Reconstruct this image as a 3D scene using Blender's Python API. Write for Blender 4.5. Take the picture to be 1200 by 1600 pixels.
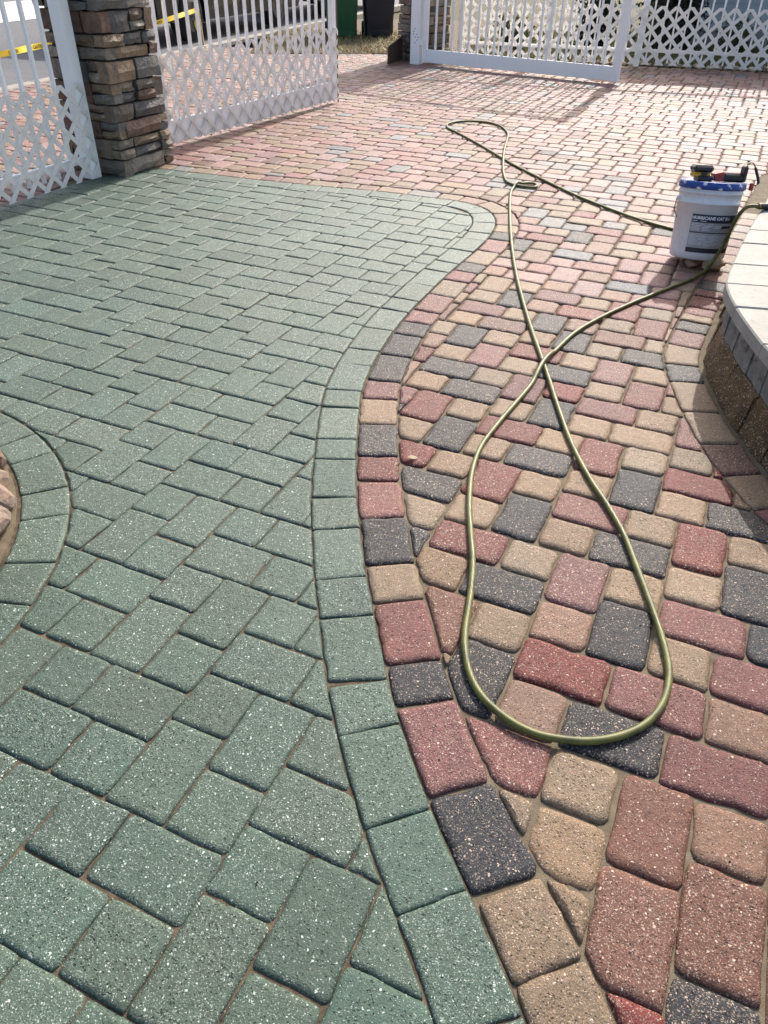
import bpy, bmesh, math, random
import numpy as np
from mathutils import Matrix, Vector

random.seed(7)
rng = np.random.default_rng(7)
for o in list(bpy.data.objects):
    bpy.data.objects.remove(o)
scene = bpy.context.scene
COL = scene.collection

# ------------------------------------------------------------------ camera
CAM_H = 1.30
F_PX, PITCH, ROLL = 1181.8, 0.65059, 0.020176
cp, sp, cr, sr = math.cos(PITCH), math.sin(PITCH), math.cos(ROLL), math.sin(ROLL)
Fv = Vector((0, cp, -sp)); U0 = Vector((0, sp, cp)); R0 = Vector((1, 0, 0))
Rv = R0 * cr + U0 * sr
Uv = U0 * cr - R0 * sr
cam_d = bpy.data.cameras.new('camera')
cam_d.sensor_fit = 'HORIZONTAL'
cam_d.sensor_width = 36.0
cam_d.lens = 36.0 * F_PX / 1200.0
cam_d.clip_start = 0.05
cam_d.clip_end = 500.0
cam = bpy.data.objects.new('camera', cam_d)
COL.objects.link(cam)
M = Matrix((Rv, Uv, -Fv)).transposed().to_4x4()
M.translation = (0, 0, CAM_H)
cam.matrix_world = M
scene.camera = cam

# ------------------------------------------------------------------ sky and sun
SUN_AZ = math.radians(23.5)     # clockwise from +Y, towards +X
SUN_EL = math.radians(36.0)
w = bpy.data.worlds.new('World')
scene.world = w
w.use_nodes = True
nt = w.node_tree
bg = nt.nodes['Background']
sky = nt.nodes.new('ShaderNodeTexSky')
sky.sky_type = 'NISHITA'
sky.sun_disc = False
sky.sun_elevation = SUN_EL
sky.sun_rotation = SUN_AZ
sky.air_density = 0.9
sky.dust_density = 4.0
sky.ozone_density = 0.6
nt.links.new(sky.outputs[0], bg.inputs[0])
bg.inputs[1].default_value = 0.15
sd_ = bpy.data.lights.new('sun', 'SUN')
sd_.energy = 2.9
sd_.angle = math.radians(0.6)
sd_.color = (1.0, 0.965, 0.92)
sun = bpy.data.objects.new('sun', sd_)
COL.objects.link(sun)
to_sun = Vector((math.sin(SUN_AZ) * math.cos(SUN_EL), math.cos(SUN_AZ) * math.cos(SUN_EL), math.sin(SUN_EL)))
sun.rotation_euler = to_sun.to_track_quat('Z', 'Y').to_euler()
sun.location = (3, 8, 12)
scene.view_settings.view_transform = 'Standard'
scene.view_settings.look = 'None'
scene.view_settings.exposure = 0.90
scene.view_settings.gamma = 1.0
scene.view_settings.use_curve_mapping = False


# ------------------------------------------------------------------ helpers
def tag(o, label=None, cat=None, group=None, kind=None):
    if label: o['label'] = label
    if cat: o['category'] = cat
    if group: o['group'] = group
    if kind: o['kind'] = kind
    return o


def obj(name, verts, faces, mat=None, parent=None, smooth=None, col=None):
    me = bpy.data.meshes.new(name)
    me.from_pydata([tuple(v) for v in verts], [], faces)
    if smooth is not None:
        if smooth is True:
            me.polygons.foreach_set('use_smooth', [True] * len(me.polygons))
        else:
            me.polygons.foreach_set('use_smooth', list(smooth))
    if col is not None:
        a = me.color_attributes.new('Col', 'FLOAT_COLOR', 'POINT')
        c = np.asarray(col, dtype=np.float32)
        if c.ndim == 1:
            c = np.tile(c, (len(verts), 1))
        if c.shape[1] == 3:
            c = np.c_[c, np.ones(len(c), np.float32)]
        a.data.foreach_set('color', c.ravel())
    if mat: me.materials.append(mat)
    o = bpy.data.objects.new(name, me)
    COL.objects.link(o)
    if parent is not None:
        o.parent = parent
    return o


class Thing:
    """An Empty at the thing's base; parts are given in world coordinates."""
    def __init__(self, name, base, label, cat, group=None):
        self.base = Vector(base)
        self.o = bpy.data.objects.new(name, None)
        self.o.empty_display_size = 0.1
        self.o.location = self.base
        COL.objects.link(self.o)
        tag(self.o, label, cat, group)

    def part(self, name, verts, faces, mat=None, smooth=None, col=None, parent=None):
        b = self.base
        vs = [(v[0] - b.x, v[1] - b.y, v[2] - b.z) for v in verts]
        return obj(name, vs, faces, mat, parent or self.o, smooth, col)


class MB:
    """collects simple solids"""
    def __init__(self):
        self.v = []; self.f = []; self.s = []

    def add(self, v, f, smooth=False):
        n = len(self.v)
        self.v += [tuple(p) for p in v]
        self.f += [tuple(i + n for i in q) for q in f]
        self.s += [smooth] * len(f)
        return self

    def box(self, c, size, ax=None, bev=0.0):
        """oriented box: centre c, full size, ax = (x axis, y axis) ground vectors"""
        x = Vector(ax[0]) if ax else Vector((1, 0, 0))
        y = Vector(ax[1]) if ax else Vector((0, 1, 0))
        z = x.cross(y)
        a, b, d = [s / 2 for s in size]
        c = Vector(c)
        if bev <= 0:
            v = [c + x * i * a + y * j * b + z * k * d for k in (-1, 1) for i, j in ((-1, -1), (1, -1), (1, 1), (-1, 1))]
            return self.add(v, [(3, 2, 1, 0), (4, 5, 6, 7), (0, 1, 5, 4), (1, 2, 6, 5), (2, 3, 7, 6), (3, 0, 4, 7)])
        e = min(bev, a * .9, b * .9, d * .9)
        rings = [(-d, e), (-d + e, 0), (d - e, 0), (d, e)]
        v = []
        for zz, ins in rings:
            A, Bq = a - ins, b - ins
            v += [c + x * i + y * j + z * zz for i, j in ((-A + (e if not ins else 0), -Bq), (A - (e if not ins else 0), -Bq), (A, -Bq + (e if not ins else 0)), (A, Bq - (e if not ins else 0)), (A - (e if not ins else 0), Bq), (-A + (e if not ins else 0), Bq), (-A, Bq - (e if not ins else 0)), (-A, -Bq + (e if not ins else 0)))]
        f = [tuple(range(7, -1, -1)), tuple(range(24, 32))]
        for r in range(3):
            for i in range(8):
                f.append((r * 8 + i, r * 8 + (i + 1) % 8, r * 8 + 8 + (i + 1) % 8, r * 8 + 8 + i))
        return self.add(v, f)

    def prism(self, poly3, n):
        """polygon (list of 3-d points) extruded by vector n"""
        n = Vector(n); k = len(poly3)
        v = [Vector(p) for p in poly3] + [Vector(p) + n for p in poly3]
        f = [tuple(range(k - 1, -1, -1)), tuple(range(k, 2 * k))]
        f += [(i, (i + 1) % k, k + (i + 1) % k, k + i) for i in range(k)]
        return self.add(v, f)

    def tube(self, pts, r, seg=10, caps=True, smooth=True):
        pts = [Vector(p) for p in pts]
        n = len(pts)
        rr = r if isinstance(r, (list, tuple)) else [r] * n
        v = []; up = Vector((0, 0, 1)); prev = None
        for i, p in enumerate(pts):
            t = (pts[min(i + 1, n - 1)] - pts[max(i - 1, 0)]).normalized()
            if prev is None:
                a = t.cross(up)
                if a.length < 1e-4: a = t.cross(Vector((1, 0, 0)))
                a.normalize()
            else:
                a = prev - t * prev.dot(t)
                a.normalize()
            prev = a
            b = t.cross(a)
            for k in range(seg):
                q = 2 * math.pi * k / seg
                v.append(p + (a * math.cos(q) + b * math.sin(q)) * rr[i])
        f = [(i * seg + k, i * seg + (k + 1) % seg, (i + 1) * seg + (k + 1) % seg, (i + 1) * seg + k) for i in range(n - 1) for k in range(seg)]
        self.add(v, f, smooth)
        if caps:
            self.add(v[:seg], [tuple(range(seg - 1, -1, -1))]); self.add(v[-seg:], [tuple(range(seg))])
        return self

    def lathe(self, prof, mat4, seg=40, smooth=True):
        """profile [(r, z)...] turned about z, then transformed"""
        v = []
        for r, z in prof:
            for k in range(seg):
                q = 2 * math.pi * k / seg
                v.append(mat4 @ Vector((r * math.cos(q), r * math.sin(q), z)))
        f = [(i * seg + k, i * seg + (k + 1) % seg, (i + 1) * seg + (k + 1) % seg, (i + 1) * seg + k) for i in range(len(prof) - 1) for k in range(seg)]
        return self.add(v, f, smooth)

    def build(self, name, mat, thing=None, parent=None, col=None):
        if thing is None:
            return obj(name, self.v, self.f, mat, parent, self.s, col)
        return thing.part(name, self.v, self.f, mat, self.s, col, parent)


def catmull(P, n=6, closed=False):
    P = [np.array(p, float) for p in P]
    out = []
    N = len(P)
    for i in range(N - 1):
        p0 = P[max(i - 1, 0)]; p1 = P[i]; p2 = P[i + 1]; p3 = P[min(i + 2, N - 1)]
        for k in range(n):
            t = k / n
            out.append(0.5 * ((2 * p1) + (-p0 + p2) * t + (2 * p0 - 5 * p1 + 4 * p2 - p3) * t * t + (-p0 + 3 * p1 - 3 * p2 + p3) * t ** 3))
    out.append(P[-1])
    return out


def relax(P, it=2):
    P = [np.array(p) for p in P]
    for _ in range(it):
        Q = [P[0]] + [(P[i - 1] + 2 * P[i] + P[i + 1]) / 4 for i in range(1, len(P) - 1)] + [P[-1]]
        P = Q
    return P


def resample(P, step):
    P = np.array(P); d = np.r_[0, np.cumsum(np.linalg.norm(np.diff(P, axis=0), axis=1))]
    n = max(2, int(d[-1] / step) + 1)
    s = np.linspace(0, d[-1], n)
    return np.array([[np.interp(q, d, P[:, k]) for k in range(P.shape[1])] for q in s]), s


def to_px(x, y, z=0.0):
    q = Vector((x, y, z - CAM_H)); d = q.dot(Fv)
    if d < 0.1: return None
    return 600 + F_PX * q.dot(Rv) / d, 800 - F_PX * q.dot(Uv) / d, d


# ------------------------------------------------------------------ materials
class NT:
    def __init__(self, name):
        self.m = bpy.data.materials.new(name); self.m.use_nodes = True
        self.t = self.m.node_tree; self.b = self.t.nodes['Principled BSDF']

    def n(self, typ, **kw):
        nd = self.t.nodes.new('ShaderNode' + typ)
        for k, v in kw.items():
            if k in nd.inputs.keys(): nd.inputs[k].default_value = v
            else: setattr(nd, k, v)
        return nd

    def l(self, a, b): self.t.links.new(a, b)

    def pos(self): return self.n('NewGeometry').outputs['Position']

    def noise(self, vec, scale, detail=4, rough=0.6):
        nd = self.n('TexNoise'); nd.inputs['Scale'].default_value = scale; nd.inputs['Detail'].default_value = detail
        nd.inputs['Roughness'].default_value = rough; self.l(vec, nd.inputs['Vector']); return nd.outputs['Fac']

    def voro(self, vec, scale, rnd=1.0):
        nd = self.n('TexVoronoi'); nd.inputs['Scale'].default_value = scale; nd.inputs['Randomness'].default_value = rnd
        self.l(vec, nd.inputs['Vector']); return nd

    def rng(self, v, a, b, c=0.0, d=1.0, smooth=False):
        nd = self.n('MapRange'); nd.clamp = True
        if smooth: nd.interpolation_type = 'SMOOTHSTEP'
        for i, x in zip((1, 2, 3, 4), (a, b, c, d)): nd.inputs[i].default_value = x
        self.l(v, nd.inputs[0]); return nd.outputs[0]

    def math(self, op, a, b=None):
        nd = self.n('Math', operation=op)
        for i, x in enumerate((a, b)):
            if x is None: continue
            if isinstance(x, (int, float)): nd.inputs[i].default_value = x
            else: self.l(x, nd.inputs[i])
        return nd.outputs[0]

    def mix(self, fac, a, b, mode='MIX'):
        nd = self.n('Mix', data_type='RGBA', blend_type=mode)
        for i, x in ((0, fac), (6, a), (7, b)):
            if isinstance(x, (int, float)): nd.inputs[i].default_value = x
            elif isinstance(x, tuple): nd.inputs[i].default_value = (*x, 1) if len(x) == 3 else x
            else: self.l(x, nd.inputs[i])
        return nd.outputs[2]

    def sep(self, c):
        nd = self.n('SeparateColor'); self.l(c, nd.inputs[0]); return nd.outputs

    def bump(self, h, strength, dist, prev=None):
        nd = self.n('Bump'); nd.inputs['Strength'].default_value = strength; nd.inputs['Distance'].default_value = dist
        self.l(h, nd.inputs['Height'])
        if prev: self.l(prev, nd.inputs['Normal'])
        return nd.outputs['Normal']

    def attr(self): return self.n('Attribute', attribute_name='Col').outputs['Color']

    def done(self, col=None, rough=None, nrm=None, spec=None, metal=None):
        for key, v in (('Base Color', col), ('Roughness', rough), ('Normal', nrm), ('Specular IOR Level', spec), ('Metallic', metal)):
            if v is None: continue
            if isinstance(v, (int, float)): self.b.inputs[key].default_value = v
            elif isinstance(v, tuple): self.b.inputs[key].default_value = (*v, 1)
            else: self.l(v, self.b.inputs[key])
        return self.m


def simple(name, col, rough=0.6, var=0.12, scale=20, bumpd=0.0, bscale=80, spec=0.5, metal=0.0):
    m = NT(name); p = m.pos()
    c = m.mix(1.0, col, m.mix(m.noise(p, scale), (1 - var,) * 3, (1 + var,) * 3), 'MULTIPLY')
    nr = m.bump(m.noise(p, bscale, 6), 0.6, bumpd) if bumpd else None
    return m.done(c, m.rng(m.noise(p, scale * 2.3), 0.2, 0.8, rough - .07, rough + .07), nr, spec, metal)


def paver_material(name, fleck_col, fleck_amt, pit, big_amt, rough, spec, vary, small_amt, blend, blend_col):
    m = NT(name); p = m.pos(); an = m.n('Attribute', attribute_name='Col'); base = an.outputs['Color']; dens = an.outputs['Alpha']
    thr = lambda amt: m.math('SUBTRACT', 1.0, m.math('MULTIPLY', dens, amt))
    big = m.noise(p, 9, 3); mid = m.noise(p, 45, 4, 0.7); fine = m.noise(p, 300, 4, 0.75)
    c = m.mix(1.0, base, m.mix(big, (1 - vary,) * 3, (1 + vary,) * 3), 'MULTIPLY')
    c = m.mix(m.rng(m.noise(p, 16, 5, .65), .42, .70, 0, blend), c, m.mix(1.0, c, blend_col, 'MULTIPLY'))
    c = m.mix(1.0, c, m.mix(m.rng(mid, 0.25, 0.75), (0.80,) * 3, (1.20,) * 3), 'MULTIPLY')
    c = m.mix(1.0, c, m.mix(m.rng(fine, 0.28, 0.72), (0.52,) * 3, (1.48,) * 3), 'MULTIPLY')
    dn = m.n('TexNoise'); dn.inputs['Scale'].default_value = 210; dn.inputs['Detail'].default_value = 3; m.l(p, dn.inputs['Vector'])
    sc = m.n('VectorMath', operation='SCALE'); m.l(dn.outputs['Color'], sc.inputs[0]); sc.inputs['Scale'].default_value = 0.0075
    wv = m.n('VectorMath', operation='ADD'); m.l(p, wv.inputs[0]); m.l(sc.outputs[0], wv.inputs[1]); q = wv.outputs[0]
    pale = tuple(min(1, x * 1.25) for x in fleck_col)
    c = m.mix(1.0, c, m.mix(m.rng(m.noise(p, 1.6, 5, .6), .3, .7), (0.84,) * 3, (1.14,) * 3), 'MULTIPLY')
    # fine grit
    v0 = m.voro(q, 430); s0 = m.sep(v0.outputs['Color'])
    grit = m.math('MULTIPLY', m.rng(v0.outputs['Distance'], 0.30, 0.5, 1, 0), m.math('GREATER_THAN', s0[0], thr(small_amt)))
    c = m.mix(m.math('MULTIPLY', grit, 0.55), c, fleck_col)
    # stone chips
    v1 = m.voro(q, 225); s1 = m.sep(v1.outputs['Color'])
    chip1 = m.math('MULTIPLY', m.rng(v1.outputs['Distance'], 0.26, 0.42, 1, 0), m.math('GREATER_THAN', s1[0], thr(fleck_amt)))
    c = m.mix(m.math('MULTIPLY', chip1, m.rng(s1[1], 0, 1, .35, .95)), c, m.mix(s1[1], tuple(x * .8 for x in fleck_col), pale))
    # dark chips and pits
    pitm = m.math('MULTIPLY', m.rng(v1.outputs['Distance'], 0.2, 0.5, 1, 0), m.math('LESS_THAN', s1[2], pit))
    c = m.mix(m.math('MULTIPLY', pitm, 0.7), c, m.mix(1.0, c, (0.22, 0.21, 0.20), 'MULTIPLY'))
    # larger pebbles
    v2 = m.voro(q, 105); s2 = m.sep(v2.outputs['Color'])
    chip2 = m.math('MULTIPLY', m.rng(v2.outputs['Distance'], 0.20, 0.28, 1, 0), m.math('GREATER_THAN', s2[0], thr(big_amt)))
    c = m.mix(m.math('MULTIPLY', chip2, 0.9), c, m.mix(s2[1], fleck_col, pale))
    h = m.math('ADD', m.math('MULTIPLY', fine, 0.9), m.math('MULTIPLY', m.math('ADD', chip1, chip2), 0.35))
    h = m.math('SUBTRACT', h, m.math('MULTIPLY', pitm, 1.0))
    h = m.math('ADD', h, m.math('MULTIPLY', mid, 1.2))
    nr = m.bump(h, 0.9, 0.0030)
    r = m.rng(m.noise(p, 130), 0.2, 0.8, rough - .1, rough + .1)
    return m.done(c, r, nr, spec)


MAT_GREEN = paver_material('green_stained_concrete', (0.50, 0.55, 0.48), 0.17, 0.17, 0.06, 0.55, 0.50, 0.14, 0.18, 0.4, (1.18, 1.02, 0.95))
MAT_MULTI = paver_material('tumbled_concrete', (0.52, 0.40, 0.305), 0.36, 0.17, 0.15, 0.60, 0.38, 0.20, 0.30, 0.7, (0.88, 1.0, 1.0))


def sand_material(name, a, b):
    m = NT(name); p = m.pos()
    c = m.mix(m.rng(m.noise(p, 30, 5), .3, .7), a, b)
    c = m.mix(1.0, c, m.mix(m.noise(p, 700, 2), (.6,) * 3, (1.4,) * 3), 'MULTIPLY')
    return m.done(c, 0.9, m.bump(m.noise(p, 500, 4), 0.8, 0.003), 0.2)


MAT_SAND = sand_material('joint_sand', (0.12, 0.095, 0.062), (0.21, 0.17, 0.115))
MAT_SANDG = sand_material('joint_sand_dark', (0.045, 0.036, 0.026), (0.17, 0.125, 0.082))
MAT_EARTH = sand_material('earth', (0.10, 0.075, 0.05), (0.17, 0.13, 0.085))
MAT_LAWN = sand_material('lawn_litter', (0.045, 0.050, 0.020), (0.12, 0.095, 0.050))
MAT_WHITE = simple('white_painted_metal', (0.92, 0.905, 0.87), 0.42, 0.03, 6)
def vinyl():
    """thin white vinyl: lets a little sun through from behind"""
    m = NT('white_vinyl_lattice'); p = m.pos()
    c = m.mix(m.rng(m.noise(p, 5, 4), .4, .75, 0, .5), (0.90, 0.885, 0.85), (0.76, 0.74, 0.70))
    m.done(c, .45, None, .4)
    tr = m.n('BsdfTranslucent'); m.l(c, tr.inputs[0])
    mx = m.n('MixShader'); mx.inputs[0].default_value = 0.42
    m.l(m.b.outputs[0], mx.inputs[1]); m.l(tr.outputs[0], mx.inputs[2]); m.l(mx.outputs[0], m.t.nodes['Material Output'].inputs[0])
    return m.m


MAT_LATT = vinyl()


def stone_material():
    m = NT('ledge_stone'); p = m.pos(); base = m.attr()
    c = m.mix(1.0, base, m.mix(m.rng(m.noise(p, 14, 6, .7), .25, .75), (0.55, 0.55, 0.58), (1.5, 1.42, 1.3)), 'MULTIPLY')
    c = m.mix(m.rng(m.noise(p, 33, 5, .65), .56, .72), c, m.mix(1.0, c, (1.5, 1.05, 0.7), 'MULTIPLY'))
    c = m.mix(m.rng(m.noise(p, 6, 3), .6, .75, 0, .5), c, (0.16, 0.17, 0.15))
    nr = m.bump(m.noise(p, 18, 8, .62), 0.9, 0.03)
    nr = m.bump(m.noise(p, 90, 6, .7), 0.7, 0.006, nr)
    return m.done(c, 0.72, nr, 0.35)


MAT_STONE = stone_material()
MAT_MORTAR = simple('dark_mortar', (0.05, 0.045, 0.04), 0.9, 0.2, 40)

# ------------------------------------------------------------------ paving layout
LM = 0.068184                                     # half of a 6 inch unit, joint included
LTH = -0.408713
LO = np.array((-0.323327, 0.568765))
LC, LS = math.cos(LTH), math.sin(LTH)


def lw(x, y):
    return np.array((LO[0] + LM * (LC * x - LS * y), LO[1] + LM * (LS * x + LC * y)))


# the line where the green pavers end, from the stone pillar round the nose and down towards the viewer
B = [(-1.86, 5.655), (-1.53, 5.543), (-1.216, 5.446), (-0.896, 5.335), (-0.515, 5.218), (-0.145, 5.121), (0.057, 5.06), (0.198, 4.995), (0.348, 4.948), (0.498, 4.873), (0.595, 4.729), (0.62, 4.537), (0.578, 4.307), (0.459, 3.996), (0.292, 3.654), (0.173, 3.357), (0.049, 3.047), (-0.033, 2.739), (-0.081, 2.511), (-0.095, 2.288), (-0.09, 2.005), (-0.081, 1.767), (-0.062, 1.627), (-0.047, 1.479), (-0.033, 1.401), (-0.018, 1.304), (0.013, 1.116), (0.045, 0.974), (0.103, 0.783), (0.156, 0.65), (0.209, 0.515), (0.232, 0.442), (0.275, 0.30), (0.33, 0.12), (0.39, -0.1)]
CURVE, CS = resample(relax(catmull(B, 6), 14), 0.02)
GREEN_POLY = [tuple(p) for p in CURVE] + [(0.39, -0.6), (-3.6, -0.6), (-3.6, 1.95), (-2.30, 4.60), (-1.96, 5.30)]


def seg_dist(P, A, Bq):
    AB = Bq - A
    t = np.clip(((P - A) * AB).sum(1) / np.maximum((AB * AB).sum(1), 1e-12), 0, 1)
    return np.linalg.norm(A + AB * t[:, None] - P, axis=1)


_GA = np.array(GREEN_POLY); _GB = np.roll(_GA, -1, axis=0)
_CA, _CB = CURVE[:-1], CURVE[1:]


def inside(p, A, Bq):
    x, y = p
    c = ((A[:, 1] > y) != (Bq[:, 1] > y))
    d = np.where(Bq[:, 1] == A[:, 1], 1e-9, Bq[:, 1] - A[:, 1])
    xs = A[:, 0] + (y - A[:, 1]) * (Bq[:, 0] - A[:, 0]) / d
    return bool(np.count_nonzero(c & (x < xs)) & 1)


def f_green(p):
    """signed distance to the border line, positive on the green side"""
    d = seg_dist(np.array(p)[None, :], _CA, _CB).min()
    return d if inside(p, _GA, _GB) else -d


RC = np.array((-1.8007, 1.4089)); RR = 0.957      # round planter, outer edge of its paver ring


def f_ring(p): return math.hypot(p[0] - RC[0], p[1] - RC[1]) - RR


# curved raised step on the right: edge of its coping
CAP = [(2.75, 5.65), (2.30, 4.77), (1.875, 3.958), (1.751, 3.73), (1.615, 3.485), (1.495, 3.258), (1.408, 3.089), (1.32, 2.912), (1.245, 2.751), (1.212, 2.60), (1.195, 2.45), (1.179, 2.213), (1.185, 1.98), (1.225, 1.74), (1.32, 1.49), (1.48, 1.27), (1.72, 1.11), (2.0, 1.03)]
CAPC, _ = resample(relax(catmull(CAP, 5), 3), 0.02)
_WA, _WB = CAPC[:-1], CAPC[1:]
_WPA = np.vstack([CAPC, [(6, 1.0), (6, 6)]]); _WPB = np.roll(_WPA, -1, axis=0)


def f_wall(p):
    """distance out from the coping edge, positive outside the step"""
    d = seg_dist(np.array(p)[None, :], _WA, _WB).min()
    return -d if inside(p, _WPA, _WPB) else d


def half(a, n):
    a = np.array(a, float); n = np.array(n, float); n = n / np.linalg.norm(n)
    return lambda p: float((np.array(p) - a) @ n)


STREET_P = (-3.40, 10.3); STREET_D = np.array((0.2997, 0.954))
f_street = half(STREET_P, (0.954, -0.2997))       # positive on our side of the street edge
FENCE_A = np.array((0.85, 11.93)); FENCE_B = np.array((6.2, 10.74))
_fd = (FENCE_B - FENCE_A) / np.linalg.norm(FENCE_B - FENCE_A)
f_fence = half(FENCE_A - _fd * 0 + np.array((0.0, 0.03)), (_fd[1], -_fd[0]))
f_soil = half((-0.45, 12.17), (0.16, -0.99))


def f_soil2(p):      # dry grass behind the pillar, only right of the gateway's outer side
    return f_soil(p) if p[0] > -2.0 else 9.0


def clip_field(poly, f, off=0.0, curve=True):
    """keep the part of a small polygon where f > off"""
    vals = [f(p) - off for p in poly]
    if min(vals) >= 0: return poly, False
    if max(vals) <= 0: return [], True
    out = []; cross = []
    n = len(poly)
    for i in range(n):
        a, b = poly[i], poly[(i + 1) % n]; fa, fb = vals[i], vals[(i + 1) % n]
        if fa >= 0: out.append(a)
        if (fa >= 0) != (fb >= 0):
            lo, hi = 0.0, 1.0
            for _ in range(12):
                md = (lo + hi) / 2
                v = f(a + (b - a) * md) - off
                if (v >= 0) == (fa >= 0): lo = md
                else: hi = md
            cross.append((len(out), fa >= 0)); out.append(a + (b - a) * ((lo + hi) / 2))
    if curve and len(cross) == 2:
        (i0, out0), (i1, out1) = cross
        # between the 'leaving' crossing and the 'entering' one lies the cut: add a point on the curve
        li = i0 if out0 else i1
        ei = i1 if out0 else i0
        if (li + 1) % len(out) == ei:
            a, b = out[li], out[ei]; mid = (a + b) / 2; L = np.linalg.norm(b - a)
            if L > 0.03:
                e = 1e-3
                v = f(mid) - off
                gx = np.array(((f(mid + (e, 0)) - off - v) / e, (f(mid + (0, e)) - off - v) / e))
                mv = -v * gx / max(gx @ gx, 1e-6)
                if 0.0008 < np.linalg.norm(mv) < 0.03:
                    out.insert(li + 1, mid + mv)
    return out, True


def area(poly):
    s = 0
    for i in range(len(poly)):
        a, b = poly[i], poly[(i + 1) % len(poly)]; s += a[0] * b[1] - a[1] * b[0]
    return s / 2


def clean(poly, eps=0.004):
    out = []
    for p in poly:
        if not out or np.linalg.norm(p - out[-1]) > eps: out.append(p)
    if len(out) > 1 and np.linalg.norm(out[0] - out[-1]) <= eps: out.pop()
    return out


def inset(poly, g):
    n = len(poly); out = []
    for i in range(n):
        a, b, c = poly[i - 1], poly[i], poly[(i + 1) % n]
        d1 = (b - a) / np.linalg.norm(b - a); d2 = (c - b) / np.linalg.norm(c - b)
        n1 = np.array((-d1[1], d1[0])); n2 = np.array((-d2[1], d2[0]))
        k = n1 + n2; q = 1 + n1 @ n2
        out.append(b + k * g / max(q, 0.35))
    return out


def rounded(poly, r):
    n = len(poly); out = []
    for i in range(n):
        a, b, c = poly[i - 1], poly[i], poly[(i + 1) % n]
        la, lc = np.linalg.norm(a - b), np.linalg.norm(c - b)
        ca = float(((a - b) / la) @ ((c - b) / lc))
        if ca < -0.93:
            out.append(b); continue
        rr = min(r * random.uniform(.7, 1.5), la * .33, lc * .33)
        p0 = b + (a - b) / la * rr; p2 = b + (c - b) / lc * rr
        out += [p0, 0.25 * p0 + 0.5 * b + 0.25 * p2, p2]
    return out


def paver_mesh(poly, gap, rad, bev, dep, detail, wob=0.0011, lift=0.0015):
    """solid paver: eased top edge, slightly uneven outline, its own level and tilt"""
    p = clean([np.array(q, float) for q in poly])
    if len(p) < 3: return None
    if area(p) < 0: p = p[::-1]
    if area(p) < 4.5e-4: return None
    p = inset(p, gap)
    if area(p) < 2.5e-4: return None
    p = clean(p, 0.003)
    if len(p) < 3: return None
    p = rounded(p, rad)
    if detail:
        q = []
        for i in range(len(p)):
            a, b = p[i], p[(i + 1) % len(p)]
            q.append(a)
            L = np.linalg.norm(b - a)
            if L > 0.045:
                d = (b - a) / L; nn = np.array((-d[1], d[0]))
                for t_ in ((.25, .5, .75) if L > .1 else (.35, .66)):
                    chip = random.uniform(1.6, 5.0) * wob if random.random() < .09 else 0.0
                    q.append(a + (b - a) * (t_ + random.uniform(-.07, .07)) + nn * (random.gauss(0, wob * 1.25) + chip))
        p = q
    k = len(p)
    c = sum(p) / k
    R = max(np.linalg.norm(x - c) for x in p)
    bw = min(bev, 0.30 * math.sqrt(abs(area(p)))); bd = bw * dep
    z0 = random.gauss(0, lift * .6)
    tx, ty = random.gauss(0, lift * .55) / 0.09, random.gauss(0, lift * .55) / 0.09
    p = [x + np.array((random.gauss(0, wob), random.gauss(0, wob))) for x in p]
    rings = [(0.0, -0.03), (0.0, -bd), (bw * 0.22, -bd * 0.50), (bw * 0.55, -bd * 0.15), (bw, 0.0)] if detail else [(0.0, -0.02), (0.0, -bd), (bw * .4, -bd * .25), (bw, 0.0)]
    v = []
    for ins, z in rings:
        for x in p:
            d = c - x; L = np.linalg.norm(d)
            y = x + d / L * min(ins, L * .45) * 1.15
            v.append((y[0], y[1], z + z0 + (y[0] - c[0]) * tx * .12 + (y[1] - c[1]) * ty * .12))
    f = []; s = []
    for r in range(len(rings) - 1):
        for i in range(k):
            f.append((r * k + i, r * k + (i + 1) % k, (r + 1) * k + (i + 1) % k, (r + 1) * k + i)); s.append(r > 0)
    f.append(tuple(range((len(rings) - 1) * k, len(rings) * k))); s.append(False)
    return v, f, s, c


def px_area(poly):
    q = [to_px(x[0], x[1]) for x in poly]
    if any(t is None for t in q): return 0
    cx = sum(t[0] for t in q) / len(q); cy = sum(t[1] for t in q) / len(q)
    vis = (-30 < cx < 1230) and (-30 < cy < 1640)
    a = 0
    for i in range(len(q)):
        a += q[i][0] * q[(i + 1) % len(q)][1] - q[i][1] * q[(i + 1) % len(q)][0]
    return abs(a) / 2 * (1.0 if vis else 0.001)


def in_view(x, y, m=260):
    t = to_px(x, y)
    if t is None: return False
    return -m < t[0] < 1200 + m and -60 < t[1] < 1600 + 500


# laying pattern of the green field (units of LM): squares 2x2 and rectangles 3x2, repeat (-4,4) and (9,1)
PAT_G = [(0, -2, 2, 3), (0, 1, 2, 2), (2, 0, 2, 3), (-2, 2, 2, 2), (-3, 0, 3, 2), (-5, 0, 2, 2), (-5, -2, 3, 2), (-2, -2, 2, 2)]
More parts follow.
